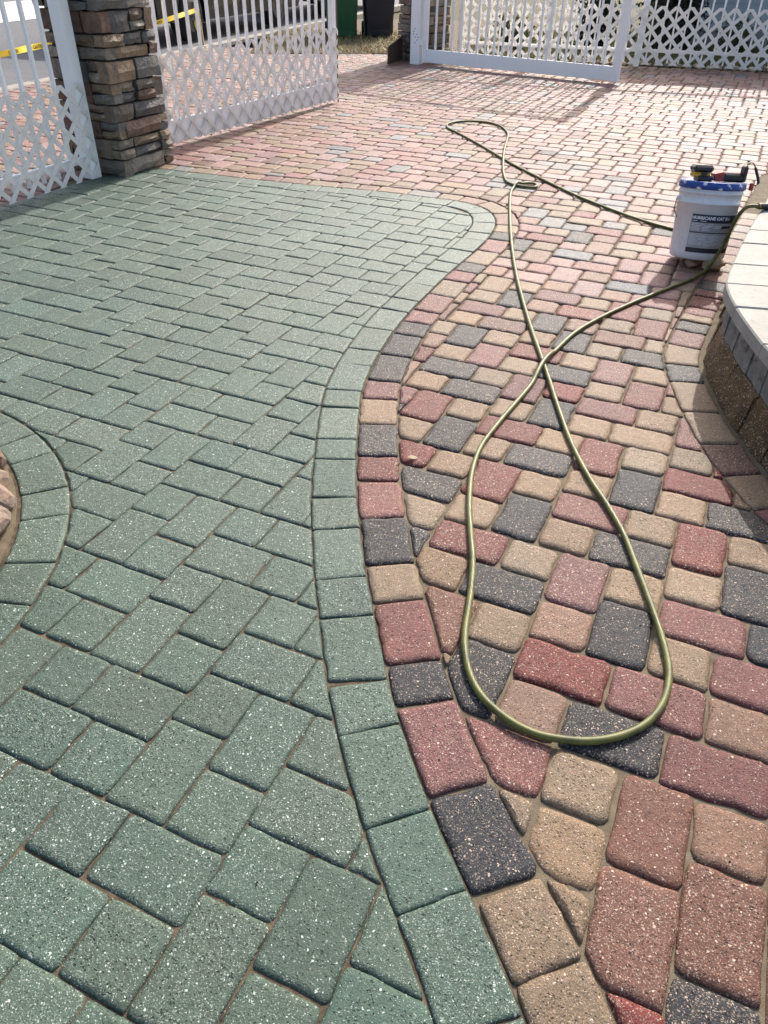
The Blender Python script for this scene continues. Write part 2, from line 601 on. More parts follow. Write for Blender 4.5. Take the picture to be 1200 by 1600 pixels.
# the coloured field is laid as the mirror image, repeat (4,4) and (-5,5)
PAT_M = [(5, 15, 2, 3), (7, 13, 2, 3), (5, 13, 2, 2), (7, 16, 2, 2), (6, 18, 3, 2), (5, 11, 3, 2), (9, 13, 2, 2), (3, 16, 2, 2)]
EXTRA_M = [(8, 11, 3, 2), (11, 11, 2, 2), (13, 11, 3, 2), (7, 9, 3, 2), (10, 9, 3, 2), (13, 9, 2, 2), (5, 9, 2, 2), (4, 7, 3, 2), (7, 7, 2, 2), (9, 6, 2, 3), (11, 7, 2, 2), (13, 6, 2, 3), (7, 5, 2, 2), (7, 2, 2, 3), (9, 3, 2, 3), (11, 4, 2, 3), (11, 2, 2, 2), (9, 1, 2, 2), (13, 3, 2, 3), (9, -2, 2, 3), (11, -1, 2, 3), (13, 1, 2, 2), (11, 13, 3, 2), (5, 4, 2, 3), (15, 9, 2, 2), (15, 5, 2, 3), (16, 11, 2, 2)]


def tiles(pat, t1, t2, n=60):
    seen = set()
    for x, y, w_, h_ in pat:
        for i in range(-n, n + 1):
            for j in range(-n, n + 1):
                q = (x + i * t1[0] + j * t2[0], y + i * t1[1] + j * t2[1], w_, h_)
                if q not in seen:
                    seen.add(q); yield q


def rect_poly(q, jit=0.0):
    x, y, w_, h_ = q
    return [lw(*c) + np.array((random.gauss(0, jit), random.gauss(0, jit))) for c in ((x, y), (x + w_, y), (x + w_, y + h_), (x, y + h_))]


TONES = {'t': (0.205, 0.132, 0.076), 'p': (0.205, 0.108, 0.068), 'r': (0.130, 0.020, 0.015), 'm': (0.145, 0.048, 0.042), 'd': (0.020, 0.020, 0.023),
         'b': (0.128, 0.052, 0.034), 'g': (0.16, 0.155, 0.148), 'k': (0.27, 0.150, 0.128), 'n': (0.235, 0.100, 0.086), 'u': (0.115, 0.115, 0.12)}
SEEN = "d-4.3,30.6 t-4.7,28.6 d-2.3,28.7 r-3.8,26.1 t-1.8,26.8 d-1.8,24.3 t-3.7,23.9 r-2.8,22.0 t-1.0,21.8 d-1.2,19.9 t-0.8,18.1 t1.1,18.9 r1.2,21.4 t0.1,23.9 r0.5,26.0 t-0.0,27.9 m0.1,30.3 t-1.9,30.8 d2.1,28.5 d1.9,33.2 r2.2,31.0 t3.8,31.9 m4.0,29.9 t4.0,28.0 t2.8,25.9 r4.9,25.3 d2.6,23.9 t3.0,21.9 t4.8,23.0 d3.0,19.4 m5.2,20.9 t4.9,19.1 m6.0,16.6 r1.6,17.0 t4.0,16.9 d3.7,15.3 d6.3,19.0 t1.1,15.0 b1.8,13.5 m-2.8,33.0 t-4.8,32.5 r-6.3,31.6 t-6.0,29.6 m-5.1,26.6 t-0.8,33.0 t2.1,34.9 r0.8,34.7 d-0.4,16.3 t4.2,17.0 d7.6,18.7 t8.0,17.1 r10.0,20.2 t10.0,18.1 d11.9,18.5 p6.0,14.1 d7.9,14.5 m10.6,16.2 t10.0,14.0 r6.5,12.0 m9.4,12.0 p6.1,10.2 d8.5,10.1 p12.1,12.1 m11.5,10.2 m11.9,14.1 d13.0,16.1 m6.4,8.1 t7.9,8.4 b10.0,7.4 p12.0,8.1 t7.9,6.1 b10.0,4.5 b11.9,5.5 d11.9,3.5 r10.0,2.6 t8.5,4.5 b13.3,4.7 m4.7,30.3 r6.1,32.7 t4.1,32.0 m4.2,34.6 t6.1,35.4 b3.6,39.3 t3.2,37.2 d5.5,37.4 t7.0,30.1 t6.6,28.1 t7.0,25.9 r5.2,25.4 t5.9,39.4 r5.3,41.9 t3.3,41.3 d1.6,37.7 d2.6,33.2 t2.4,35.1 r2.8,30.9 t7.4,32.7 d7.0,23.4 t9.0,26.9 r9.5,24.9 t9.0,23.1 d11.4,23.2 t7.9,21.0 t11.8,21.0 d-4.8,35.2 t-2.8,35.9 d-3.8,31.1 t-8.8,41.7 d-6.2,43.0 t-6.1,37.8 m-5.7,40.2 p-7.7,46.1 t-5.8,45.1 m-2.9,33.8 t-1.9,27.0 r-5.5,31.5 d-4.7,78.6 d-2.7,58.6 d-13.2,86.9 d-6.7,54.1 g-1.2,61.8 g-2.1,66.4 g-2.3,53.9 d3.0,61.2 r-5.2,56.8 r-3.3,63.5 t-3.7,61.4 t-6.4,66.8 t-4.7,54.9 p-4.7,52.8 g-6.9,59.1 g-7.8,63.7 p-5.8,62.0 r-8.7,66.1 t-2.8,56.3 p-0.8,56.9 r-0.7,59.5 t1.1,61.0 r1.8,58.7 t1.4,56.3 t-0.8,64.1 g-9.3,67.2 r-8.8,70.6 t-3.7,65.8 d4.2,10.7 b2.2,12.5 t6.7,6.4"
SEEN = [(s[0], *map(float, s[1:].split(','))) for s in SEEN.split()]


def tone_for(q):
    x, y, w_, h_ = q
    for k, a, b in SEEN:
        if x < a < x + w_ and y < b < y + h_: return k
    far = y > 44  # farther pavers draw paler tones, with sun glare put into their colour
    if far:
        return random.choices('tpkngbu', (22, 22, 30, 14, 5, 5, 2) if w_ == h_ else (10, 16, 36, 24, 5, 5, 4))[0]
    if w_ == h_: return random.choices('tpb', (78, 15, 7))[0]
    return random.choices('tpmrbd', (14, 7, 23, 20, 10, 26))[0]


def tone_col(k):
    c = TONES[k]; b = random.uniform(.86, 1.16); h = random.gauss(0, .045)
    return (c[0] * b * (1 + h), c[1] * b, c[2] * b * (1 - h), random.uniform(.5, 1.5))


def green_col():
    b = random.uniform(.90, 1.10); w_ = random.gauss(0, .035)
    return (0.053 * b * (1 + w_ * 1.4), 0.088 * b, 0.061 * b * (1 - w_ * .3), random.uniform(.45, 1.6))


# sand beds
def sheet(name, poly, z, mat, kind='structure'):
    o = obj(name, [(x, y, z) for x, y in poly], [tuple(range(len(poly)))], mat)
    tag(o, kind=kind); return o


ground = sheet('ground', [(-150, -60), (150, -60), (150, 200), (-150, 200)], -0.14, MAT_LAWN)
pv = [np.array(STREET_P) + STREET_D * t for t in (-14, 9.0)]
multi_bed = sheet('coloured_paving', [(7.5, -2), (7.5, 10.41), (0.85, 11.90), (0.4, 12.31), (-0.45, 12.17), (-2.0, 11.92), (-2.0, 14.2), tuple(pv[1] + (.6, -2.8)), tuple(pv[0] + (1.2, 0)), (-7.0, -2)], -0.0105, MAT_SAND)
green_bed = sheet('green_paving', GREEN_POLY, -0.0068, MAT_SANDG)
tag(multi_bed, 'red, tan, mauve and charcoal tumbled pavers around the hose')
tag(green_bed, 'area of pavers stained green on the left, with a curved edge')

# ---- green pieces
pieces_g = []
for q in tiles(PAT_G, (-4, 4), (9, 1), 26):
    c = lw(q[0] + q[2] / 2, q[1] + q[3] / 2)
    if c[1] < -0.3 or c[1] > 6.2 or c[0] > 0.9 or c[0] < -3.3: continue
    if not in_view(c[0], c[1]): continue
    fg = f_green(c)
    if fg < -0.12: continue
    p = rect_poly(q, 0.0012)
    if not fg > 0.5: p, _ = clip_field(p, f_green, 0.134)
    if len(p) > 2 and f_ring(c) < 0.2: p, _ = clip_field(p, f_ring, 0.002)
    if len(p) > 2 and c[1] > 1.2: p, _ = clip_field(p, half((-2.13, 4.95), (0.905, -0.425)), 0.0)
    if len(p) > 2: pieces_g.append((px_area(p), p, c))
pieces_m = []
occupied = [q for q in EXTRA_M]


def overlaps(q):
    for e in occupied:
        if q[0] < e[0] + e[2] and e[0] < q[0] + q[2] and q[1] < e[1] + e[3] and e[1] < q[1] + q[3]: return True
    return False


PILLARS = [(np.array((-1.64, 5.66)), 0.0)]
allm = [q for q in tiles(PAT_M, (4, 4), (-5, 5), 44) if not overlaps(q)] + EXTRA_M
for q in allm:
    if q[1] < 13 and q not in EXTRA_M and q[0] > 6: continue
    c = lw(q[0] + q[2] / 2, q[1] + q[3] / 2)
    if c[1] < -0.3 or c[1] > 14.5 or abs(c[0]) > 7.2: continue
    if not in_view(c[0], c[1], 320): continue
    fg = f_green(c)
    if fg > 0.12: continue
    p = rect_poly(q, 0.0016)
    if fg > -0.5: p, _ = clip_field(p, lambda z: -f_green(z), 0.134)
    if len(p) > 2 and c[0] > 0.5 and c[1] < 6 and f_wall(c) < 0.4: p, _ = clip_field(p, f_wall, 0.151)
    for ff in (f_street, f_fence, f_soil2):
        if len(p) > 2: p, _ = clip_field(p, ff, 0.0, False)
    # nothing of the paving inside the planted side of the left fence
    if len(p) > 2 and inside(c, _GA, _GB): p = []
    if len(p) > 2: pieces_m.append((px_area(p), p, c, tone_for(q)))

# ---- border courses along the curve: joints given by arc length
def arc_of(pt):
    d = np.linalg.norm(CURVE - np.array(pt), axis=1); return CS[int(d.argmin())]


def curve_at(s, off):
    i = np.searchsorted(CS, s); i = min(max(i, 1), len(CS) - 1)
    t = (s - CS[i - 1]) / max(CS[i] - CS[i - 1], 1e-9)
    p = CURVE[i - 1] + (CURVE[i] - CURVE[i - 1]) * t
    a = CURVE[max(i - 5, 0)]; b = CURVE[min(i + 4, len(CURVE) - 1)]
    d = (b - a) / np.linalg.norm(b - a)
    return p + np.array((d[1], -d[0])) * off       # right of travel = green side


def joints(known, sizes, smax):
    J = sorted(arc_of(p) for p in known)
    k = 0; s = J[0]
    while s > 0.3:
        s -= sizes[k % len(sizes)]; J.insert(0, s); k += 1
    s = J[-1]
    while s < smax:
        s += sizes[k % len(sizes)]; J.append(s); k += 1
    return [j for j in J if 0.0 <= j <= smax]


GJ = [(0.099, 0.633), (0.042, 0.768), (-0.015, 0.964), (-0.046, 1.102), (-0.086, 1.294), (-0.107, 1.428), (-0.13, 1.631), (-0.149, 1.764), (-0.151, 1.969), (-0.151, 2.102), (-0.145, 2.299), (-0.129, 2.43)]
MJ = [(0.05, 2.709), (0.007, 2.5), (-0.008, 2.383), (-0.021, 2.2), (-0.028, 2.0), (-0.021, 1.869), (-0.005, 1.687), (0.019, 1.486), (0.041, 1.362), (0.066, 1.158), (0.101, 1.044), (0.16, 0.846), (0.225, 0.652), (0.27, 0.526)]
SMAX = CS[-1] - 0.05


def course(J, o0, o1, sink):
    for a, b in zip(J[:-1], J[1:]):
        m_ = (a + b) / 2; tl = random.gauss(0, 0.006)
        outer = [curve_at(s, o0) for s in (a, m_, b)]
        inner = [curve_at(s, o1) for s in (b + tl, m_ + tl / 2, a + tl * .2)]
        sink(outer + inner, (curve_at(m_, (o0 + o1) / 2)), a)


border_g = []
course(joints(GJ, (0.204, 0.136, 0.204), SMAX), 0.001, 0.133, lambda p, c, a: border_g.append((px_area(p), p, c)))
# ring round the planter
RJ = [(-1.132, 2.1), (-1.033, 1.996), (-0.934, 1.808), (-0.885, 1.673), (-0.845, 1.469), (-0.843, 1.309)]
angs = sorted(math.atan2(y - RC[1], x - RC[0]) for x, y in RJ)
while angs[-1] < 2.2: angs.append(angs[-1] + random.choice((0.145, 0.21)))
while angs[0] > -1.4: angs.insert(0, angs[0] - random.choice((0.145, 0.21)))
for a, b in zip(angs[:-1], angs[1:]):
    pt = lambda r, t: RC + r * np.array((math.cos(t), math.sin(t)))
    m_ = (a + b) / 2
    p = [pt(RR - .133, a), pt(RR - .001, a), pt(RR - .001, m_), pt(RR - .001, b), pt(RR - .133, b), pt(RR - .133, m_)]
    if in_view(*pt(RR - .07, m_)): border_g.append((px_area(p), p, pt(RR - .07, m_)))
border_m = []
mj = joints(MJ, (0.204, 0.136, 0.136, 0.204), SMAX)
SEQ_NEAR = 'dmtdrmdtmdmdtt'      # from the 2.71 m joint towards the viewer
i0 = int(np.argmin([abs(j - arc_of(MJ[0])) for j in mj]))
SEQ_FAR = 'ddmmtmdtmdtptptgtpttpmtptgtptmtp'


def mcol(a):
    i = int(np.argmin([abs(j - a) for j in mj])) - i0
    if 0 <= i < len(SEQ_NEAR): return SEQ_NEAR[i]
    if i < 0: return SEQ_FAR[(-i - 1) % len(SEQ_FAR)]
    return random.choice('tbm')


course(mj, -0.133, -0.001, lambda p, c, a: border_m.append((px_area(p), p, c, mcol(a))))
# course round the step
wn = []
W2, W2s = resample(CAPC, 0.01)


def wall_at(s, off):
    i = min(max(int(np.searchsorted(W2s, s)), 3), len(W2s) - 4)
    d = W2[i + 3] - W2[i - 3]; d = d / np.linalg.norm(d)
    return W2[i] + np.array((-d[1], d[0])) * off


s = W2s[np.linalg.norm(W2 - np.array((2.28, 4.74)), axis=1).argmin()]
wcols = 'tpgtmbpt' + 'pdrrmtdmtdttbtmdtbtpdm'
k = 0
s_mark = W2s[np.linalg.norm(W2 - np.array((1.73, 3.70)), axis=1).argmin()]
while s < W2s[-1] - 0.3 and k < 30:
    if k == 8: s = s_mark
    L = (s_mark - s) / (8 - k) if k < 8 else (0.16, 0.13, 0.09, 0.15, 0.095, 0.085, 0.105, 0.165, 0.16, 0.14, 0.22, 0.2, 0.17)[(k - 8) % 13]
    p = [wall_at(s, -.016), wall_at(s, -.150), wall_at(s + L / 2, -.150), wall_at(s + L, -.150), wall_at(s + L, -.016), wall_at(s + L / 2, -.016)]
    # wall runs with the step on its left side; move outwards
    border_m.append((px_area(p), p, sum(p) / 6, wcols[k]))
    s += L; k += 1


def lay(bed, mat, items, name, limit, gap, rad, bev, dep, colf, far_label, wob=.0010):
    items.sort(key=lambda t: -t[0])
    rest_v, rest_f, rest_s, rest_c = [], [], [], []
    n = 0
    for it in items:
        near = n < limit and it[0] > 40
        r = paver_mesh(it[1], gap * random.uniform(.75, 1.35), rad, bev, dep, near, wob)
        if r is None: continue
        v, f, s_, c = r
        col = colf(it)
        if near:
            vv = [(x - c[0], y - c[1], z) for x, y, z in v]
            o = obj(name, vv, f, mat, bed, s_, col)
            o.location = (c[0], c[1], 0.0)
            n += 1
        else:
            k0 = len(rest_v)
            rest_v += v; rest_f += [tuple(i + k0 for i in q) for q in f]; rest_s += s_; rest_c += [col] * len(v)
    if rest_v:
        o = obj(far_label, rest_v, rest_f, mat, bed, rest_s, np.array(rest_c))
        o['kind'] = 'stuff'
    return n


lay(green_bed, MAT_GREEN, pieces_g, 'paver', 300, 0.0009, 0.010, 0.0120, 0.50, lambda it: green_col(), 'distant_pavers', .0006)
lay(green_bed, MAT_GREEN, border_g, 'border_paver', 120, 0.0010, 0.006, 0.0100, 0.52, lambda it: green_col(), 'distant_border_pavers', .0006)
lay(multi_bed, MAT_MULTI, pieces_m, 'paver', 300, 0.0022, 0.017, 0.0180, 0.46, lambda it: tone_col(it[3]), 'distant_pavers')
lay(multi_bed, MAT_MULTI, border_m, 'border_paver', 150, 0.0020, 0.013, 0.0160, 0.46, lambda it: tone_col(it[3]), 'distant_border_pavers')

random.seed(55)
gv, gf, gc = [], [], []
for i in range(2600):
    x = random.uniform(-1.6, 1.5); y = random.uniform(.4, 4.2) ** 1.0
    if not in_view(x, y, 40) or f_wall((x, y)) < .0 or f_ring((x, y)) < 0: continue
    r = random.uniform(.0007, .0022) * (1.6 if random.random() < .05 else 1)
    k = len(gv); a = random.uniform(0, 6.28)
    z = random.choice((-.004, .0005))
    gv += [(x + r * math.cos(a), y + r * math.sin(a), z), (x + r * math.cos(a + 2), y + r * math.sin(a + 2), z), (x + r * math.cos(a + 4.2), y + r * math.sin(a + 4.2), z), (x, y, z + r * 1.3)]
    gf += [(k, k + 1, k + 3), (k + 1, k + 2, k + 3), (k + 2, k, k + 3)]
    cc = random.choice(((.22, .17, .11), (.10, .08, .05), (.30, .26, .20), (.05, .045, .035))); gc += [(*cc, 1)] * 4
grit = obj('grit', gv, gf, None, None, None, np.array(gc))
m = NT('loose_grit'); grit.data.materials.append(m.done(m.attr(), .85, None, .2))
tag(grit, 'loose sand and fine grit scattered over the pavers', 'grit', kind='stuff')

# ------------------------------------------------------------------ street side
MAT_ASPHALT = simple('asphalt', (0.11, 0.11, 0.115), 0.85, 0.25, 6, 0.004, 250)
MAT_CONC = simple('pale_concrete', (0.50, 0.49, 0.46), 0.8, 0.10, 5, 0.002, 120)
MAT_KERB = simple('kerb_concrete', (0.30, 0.27, 0.22), 0.85, 0.2, 12, 0.004, 90)
pd = np.array((STREET_D[1], -STREET_D[0]))
e0 = np.array(STREET_P) - STREET_D * 16; e1 = np.array(STREET_P) + STREET_D * 60
street = sheet('street', [tuple(e0 - pd * .0), tuple(e1), tuple(e1 - pd * 30), tuple(e0 - pd * 30)], -0.10, MAT_ASPHALT)
far_pav = sheet('far_pavement', [tuple(e0 - pd * 5.6), tuple(e1 - pd * 5.6), tuple(e1 - pd * 9), tuple(e0 - pd * 9)], -0.094, MAT_CONC)
mb = MB()
k0 = np.array(STREET_P) - STREET_D * 12
for i in range(22):
    a = k0 + STREET_D * (i * 1.2 + .004); b = k0 + STREET_D * ((i + 1) * 1.2 - .004)
    c = (a + b) / 2 - pd * .075
    mb.box((c[0], c[1], -0.06), (1.192, .14, .13), ((STREET_D[0], STREET_D[1], 0), (-pd[0], -pd[1], 0)), .012)
kerb = mb.build('kerb', MAT_KERB); tag(kerb, kind='structure')

# ------------------------------------------------------------------ dry grass by the bins, lawn behind the back fence
soil_p = [(0.85, 12.0), (0.40, 12.31), (-0.45, 12.172), (-1.95, 11.93), (-1.95, 14.4), (-1.3, 17.5), (3.0, 18.0), (1.6, 13.0)]
soil = sheet('soil', soil_p, 0.004, MAT_EARTH)
lawn_p = [(0.6, 12.05), (6.6, 10.68), (9.5, 10.1), (14, 24), (1.5, 24)]
lawn = sheet('lawn_ground', lawn_p, 0.0, MAT_LAWN)


def blades(name, n, sampler, cols, h0, h1, lab, cat, flat=0.5):
    v, f, c = [], [], []
    for i in range(n):
        x, y, z = sampler()
        h = random.uniform(h0, h1); a = random.uniform(0, 2 * math.pi); lean = random.uniform(.1, 1.0) * flat * h * 2
        wd_ = random.uniform(.004, .009)
        dx, dy = math.cos(a), math.sin(a); k = len(v)
        v += [(x - dy * wd_, y + dx * wd_, z), (x + dy * wd_, y - dx * wd_, z), (x + dx * lean * .5 + dy * wd_ * .6, y + dy * lean * .5 - dx * wd_ * .6, z + h * .6), (x + dx * lean * .5 - dy * wd_ * .6, y + dy * lean * .5 + dx * wd_ * .6, z + h * .6), (x + dx * lean, y + dy * lean, z + h)]
        f += [(k, k + 1, k + 2, k + 3), (k + 3, k + 2, k + 4)]
        cc = cols[random.randrange(len(cols))]; b = random.uniform(.7, 1.25)
        c += [(cc[0] * b, cc[1] * b, cc[2] * b, 1)] * 5
    o = obj(name, v, f, MAT_LEAF, None, None, np.array(c)); tag(o, lab, cat, kind='stuff'); return o


def leaf_material():
    m = NT('foliage'); a = m.attr()
    m.b.inputs['Subsurface Weight'].default_value = 0.0
    tr = m.n('BsdfTranslucent'); m.l(a, tr.inputs[0])
    mx = m.n('MixShader'); mx.inputs[0].default_value = 0.3
    out = m.t.nodes['Material Output']
    m.done(a, 0.55, None, 0.3)
    m.l(m.b.outputs[0], mx.inputs[1]); m.l(tr.outputs[0], mx.inputs[2]); m.l(mx.outputs[0], out.inputs[0])
    return m.m


MAT_LEAF = leaf_material()
STRAW = [(0.34, 0.27, 0.13), (0.28, 0.22, 0.11), (0.20, 0.18, 0.08), (0.12, 0.13, 0.05), (0.38, 0.31, 0.17)]
GRASS = [(0.09, 0.12, 0.04), (0.13, 0.14, 0.05), (0.20, 0.17, 0.08), (0.07, 0.10, 0.03), (0.25, 0.2, 0.1)]


def soil_sample():
    while True:
        x = random.uniform(-1.95, .8); y = 12.0 + random.random() ** 1.3 * 3.2
        if f_soil((x, y)) < -0.015: return x, y, 0.004


def lawn_sample():
    while True:
        t = random.random(); d = random.random() ** 1.4 * 4.0
        p = FENCE_A + (FENCE_B - FENCE_A) * t
        return p[0] + d * .25, p[1] + .06 + d, 0.0


blades('dry_grass', 5200, soil_sample, STRAW, .02, .07, 'dry straw coloured grass and clippings around the wheeled bins', 'grass', .9)
blades('grass', 14000, lawn_sample, GRASS, .03, .11, 'rough grass and weeds behind the back lattice fence', 'grass', .6)

# ------------------------------------------------------------------ stone pillars
STONES = [(0.24, 0.185, 0.125), (0.20, 0.15, 0.105), (0.155, 0.138, 0.118), (0.18, 0.150, 0.122), (0.145, 0.142, 0.134), (0.205, 0.172, 0.132), (0.160, 0.128, 0.105), (0.235, 0.210, 0.175), (0.125, 0.123, 0.120), (0.17, 0.112, 0.088), (0.170, 0.160, 0.130), (0.26, 0.235, 0.195)]


def stone_block(T, c, u, n, L, Hh, D, col, parent=None, name='stone'):
    """rough split stone: u along the face, n outwards, grid front pushed in and out"""
    u = Vector(u); n = Vector(n); z = Vector((0, 0, 1)); c = Vector(c)
    nx, nz = 4, 3
    v = []
    for j in range(nz):
        for i in range(nx):
            a = (i / (nx - 1) - .5); b = (j / (nz - 1) - .5)
            edge = (i in (0, nx - 1)) or (j in (0, nz - 1))
            d = D / 2 + (random.uniform(-.020, -.003) if edge else random.uniform(-.006, .016))
            ax = a * L + (random.uniform(-.006, .006) if not (i in (0, nx - 1)) else random.uniform(-.004, .002) * (1 if i else -1))
            bz = b * Hh + random.uniform(-.006, .004) * (1 if j else -1)
            v.append(c + u * ax + z * bz + n * d)
    k = len(v)
    idx = lambda i, j: j * nx + i
    rim = [idx(i, 0) for i in range(nx)] + [idx(nx - 1, j) for j in range(1, nz)] + [idx(i, nz - 1) for i in range(nx - 2, -1, -1)] + [idx(0, j) for j in range(nz - 2, 0, -1)]
    for r in rim:
        p = v[r]; v.append(p - n * (D - .01) )
    f = [(idx(i, j), idx(i + 1, j), idx(i + 1, j + 1), idx(i, j + 1)) for j in range(nz - 1) for i in range(nx - 1)]
    m_ = len(rim)
    f += [(rim[(q + 1) % m_], rim[q], k + q, k + (q + 1) % m_) for q in range(m_)]
    b = random.uniform(.75, 1.3)
    return T.part(name, v, f, MAT_STONE, None, (col[0] * b, col[1] * b, col[2] * b, 1), parent)


def stone_pillar(front, ang, size, height, label, seed):
    random.seed(seed)
    r = Vector((math.cos(ang), math.sin(ang), 0)); l = Vector((-math.sin(ang), math.cos(ang), 0))
    cen = Vector((front[0], front[1], 0)) + (r + l) * size / 2
    T = Thing('stone_pillar', cen, label, 'pillar', 'stone gate pillars')
    mb = MB(); mb.box(cen + Vector((0, 0, height / 2)), (size - .09, size - .09, height), (r, l)); mb.build('core', MAT_MORTAR, T)
    z = 0.0
    hs = []
    while z < height - .03:
        h = random.choice((.055, .07, .085, .10, .12, .14)); h = min(h, height - z); hs.append((z, h)); z += h
    for ci, (z, h) in enumerate(hs):
        for fi, (u, n) in enumerate(((r, -l), (l, r), (-r, l), (-l, -r))):
            half_ = size / 2
            # corner stone belongs alternately to one face or the next
            x = -half_ + (0.0 if (ci + fi) % 2 else 0.075)
            end = half_ - (0.075 if (ci + fi) % 2 == 0 else 0.0)
            while x < end - .03:
                L = random.uniform(.13, .36)
                if end - (x + L) < .09: L = end - x
                hh = h
                D = .085 + random.uniform(-.004, .016)
                out = size / 2 - .0425 + random.uniform(-.014, .018)
                c = cen + u * (x + L / 2) + n * out + Vector((0, 0, z + hh / 2))
                if h > .095 and random.random() < .5 and L < .26:
                    for q in (0, 1):
                        stone_block(T, c + Vector((0, 0, (q - .5) * hh / 2)), u, n, L - .008, hh / 2 - .006, D, random.choice(STONES))
                else:
                    stone_block(T, c, u, n, L - .011, hh - .009, D, random.choice(STONES))
                x += L
    mb = MB(); mb.box(cen + Vector((0, 0, height + .035)), (size + .1, size + .1, .07), (r, l), .012); mb.build('cap_stone', MAT_CONC, T)
    return T, cen


A1 = math.atan2(.848, .53) - math.pi / 2          # right-hand face runs along (0.42, 0.91)
pil1, c1 = stone_pillar((-1.75, 5.305), math.radians(65.2) - math.pi / 2 + math.pi / 2 - math.radians(0), .50, 2.0, 'brown stacked ledge stone pillar at the corner of the green paving', 11)
pil2, c2 = stone_pillar((0.30, 11.36), math.radians(29), .50, 2.0, 'farther stacked stone pillar behind the hinge post of the open white gate', 23)

# ------------------------------------------------------------------ white fences and gates
def clip_rect(poly, x0, x1, y0, y1):
    for ax, lim, sg in ((0, x0, 1), (0, x1, -1), (1, y0, 1), (1, y1, -1)):
        out = []
        for i in range(len(poly)):
            a, b = poly[i], poly[(i + 1) % len(poly)]
            fa, fb = sg * (a[ax] - lim), sg * (b[ax] - lim)
            if fa >= 0: out.append(a)
            if (fa >= 0) != (fb >= 0):
                t = fa / (fa - fb); out.append((a[0] + (b[0] - a[0]) * t, a[1] + (b[1] - a[1]) * t))
        poly = out
        if len(poly) < 3: return []
    return poly


class Panel:
    """a fence or gate along A->B; side = +1 puts the lattice on the right-hand side of that direction"""
    def __init__(self, name, A, Bp, label, cat, side=1, group=None):
        self.A = Vector((A[0], A[1], 0)); d = Vector((Bp[0] - A[0], Bp[1] - A[1], 0)); self.L = d.length; self.t = d.normalized()
        self.n = Vector((self.t.y, -self.t.x, 0)) * side
        self.T = Thing(name, self.A + self.t * self.L / 2, label, cat, group)

    def P(self, s, z, o=0.0): return self.A + self.t * s + self.n * o + Vector((0, 0, z))

    def bar(self, name, s0, s1, z0, z1, depth, o=0.0, mat=None, bev=.003):
        mb = MB()
        ax = (self.t, Vector((-self.t.y, self.t.x, 0)))
        mb.box(self.P((s0 + s1) / 2, (z0 + z1) / 2, o), (s1 - s0, depth, z1 - z0), ax, bev)
        return mb.build(name, mat or MAT_WHITE, self.T)

    def pickets(self, s0, s1, gap, z0, z1, wdt=.022, o=0.0):
        n = int(round((s1 - s0) / gap))
        for i in range(1, n):
            s = s0 + (s1 - s0) * i / n
            self.bar('picket', s - wdt / 2, s + wdt / 2, z0, z1, wdt, o, None, .002)

    def lattice(self, s0, s1, z0, z1, pitch, wdt, o, th=.006, phase=0.0):
        hw = wdt / 2 * math.sqrt(2)
        for sgn, oo in ((1, o), (-1, o + th + .0005)):
            k = -1
            c0 = s0 - (z1 - z0) - 2 * pitch + (pitch * .5 if sgn == -1 else pitch * .5 - (z1 - z0)) + phase
            while True:
                c = c0 + k * pitch
                if c > s1 + 2 * (z1 - z0) + pitch: break
                k += 1
                if sgn == 1: poly = [(c - hw, z0), (c + hw, z0), (c + hw + (z1 - z0), z1), (c - hw + (z1 - z0), z1)]
                else: poly = [(c - hw + (z1 - z0), z0), (c + hw + (z1 - z0), z0), (c + hw, z1), (c - hw, z1)]
                q = clip_rect(poly, s0, s1, z0, z1)
                if len(q) < 3: continue
                xs = [p[0] for p in q]; ys = [p[1] for p in q]
                if max(xs) - min(xs) < .02 or max(ys) - min(ys) < .02: continue
                mb = MB(); mb.prism([self.P(a, b, oo) for a, b in q], self.n * th)
                mb.build('lattice_strip', MAT_LATT, self.T)


# fence on the left, ends against the near pillar
FL = Panel('white_fence', (-1.945, 5.33), (-2.96, 3.21), 'white picket fence with lattice beside the near stone pillar at left', 'fence', -1)
FL.bar('post', .004, .090, 0, 1.75, .086, 0, None, .006)
FL.bar('rail', .09, FL.L, .10, .14, .03, -.0)
FL.bar('rail', .09, FL.L, 1.62, 1.66, .03, -.0)
FL.pickets(.09, FL.L, .118, .05, 1.75)
FL.lattice(.030, FL.L, .012, .560, .134, .0265, .046)
FL.bar('post', FL.L, FL.L + .1, 0, 1.75, .1, 0, None, .006)

# gate leaf hung on the near pillar
G1 = Panel('gate_leaf', (-1.682, 6.159), (-0.552, 8.302), 'white gate leaf with lattice, hung on the near stone pillar', 'gate', 1)
L1 = G1.L
G1.bar('stile', 0, .05, .03, 1.80, .045)
G1.bar('stile', L1 - .075, L1 - .005, .03, 1.80, .045)
G1.bar('bottom_rail', .05, L1 - .075, .035, .185, .03)
G1.bar('rail', .05, L1 - .075, 1.70, 1.75, .03)
G1.pickets(.05, L1 - .075, .114, .185, 1.70)
G1.lattice(.01, L1 - .0, .03, .625, .160, .0270, .028, .005, .0)
mb = MB(); mb.tube([G1.P(L1 + .012, .005, .02), G1.P(L1 + .012, .9, .02)], .006, 8)
mb.build('drop_bolt', simple('rusty_rod', (0.07, 0.05, 0.045), .6, .3, 40), G1.T)

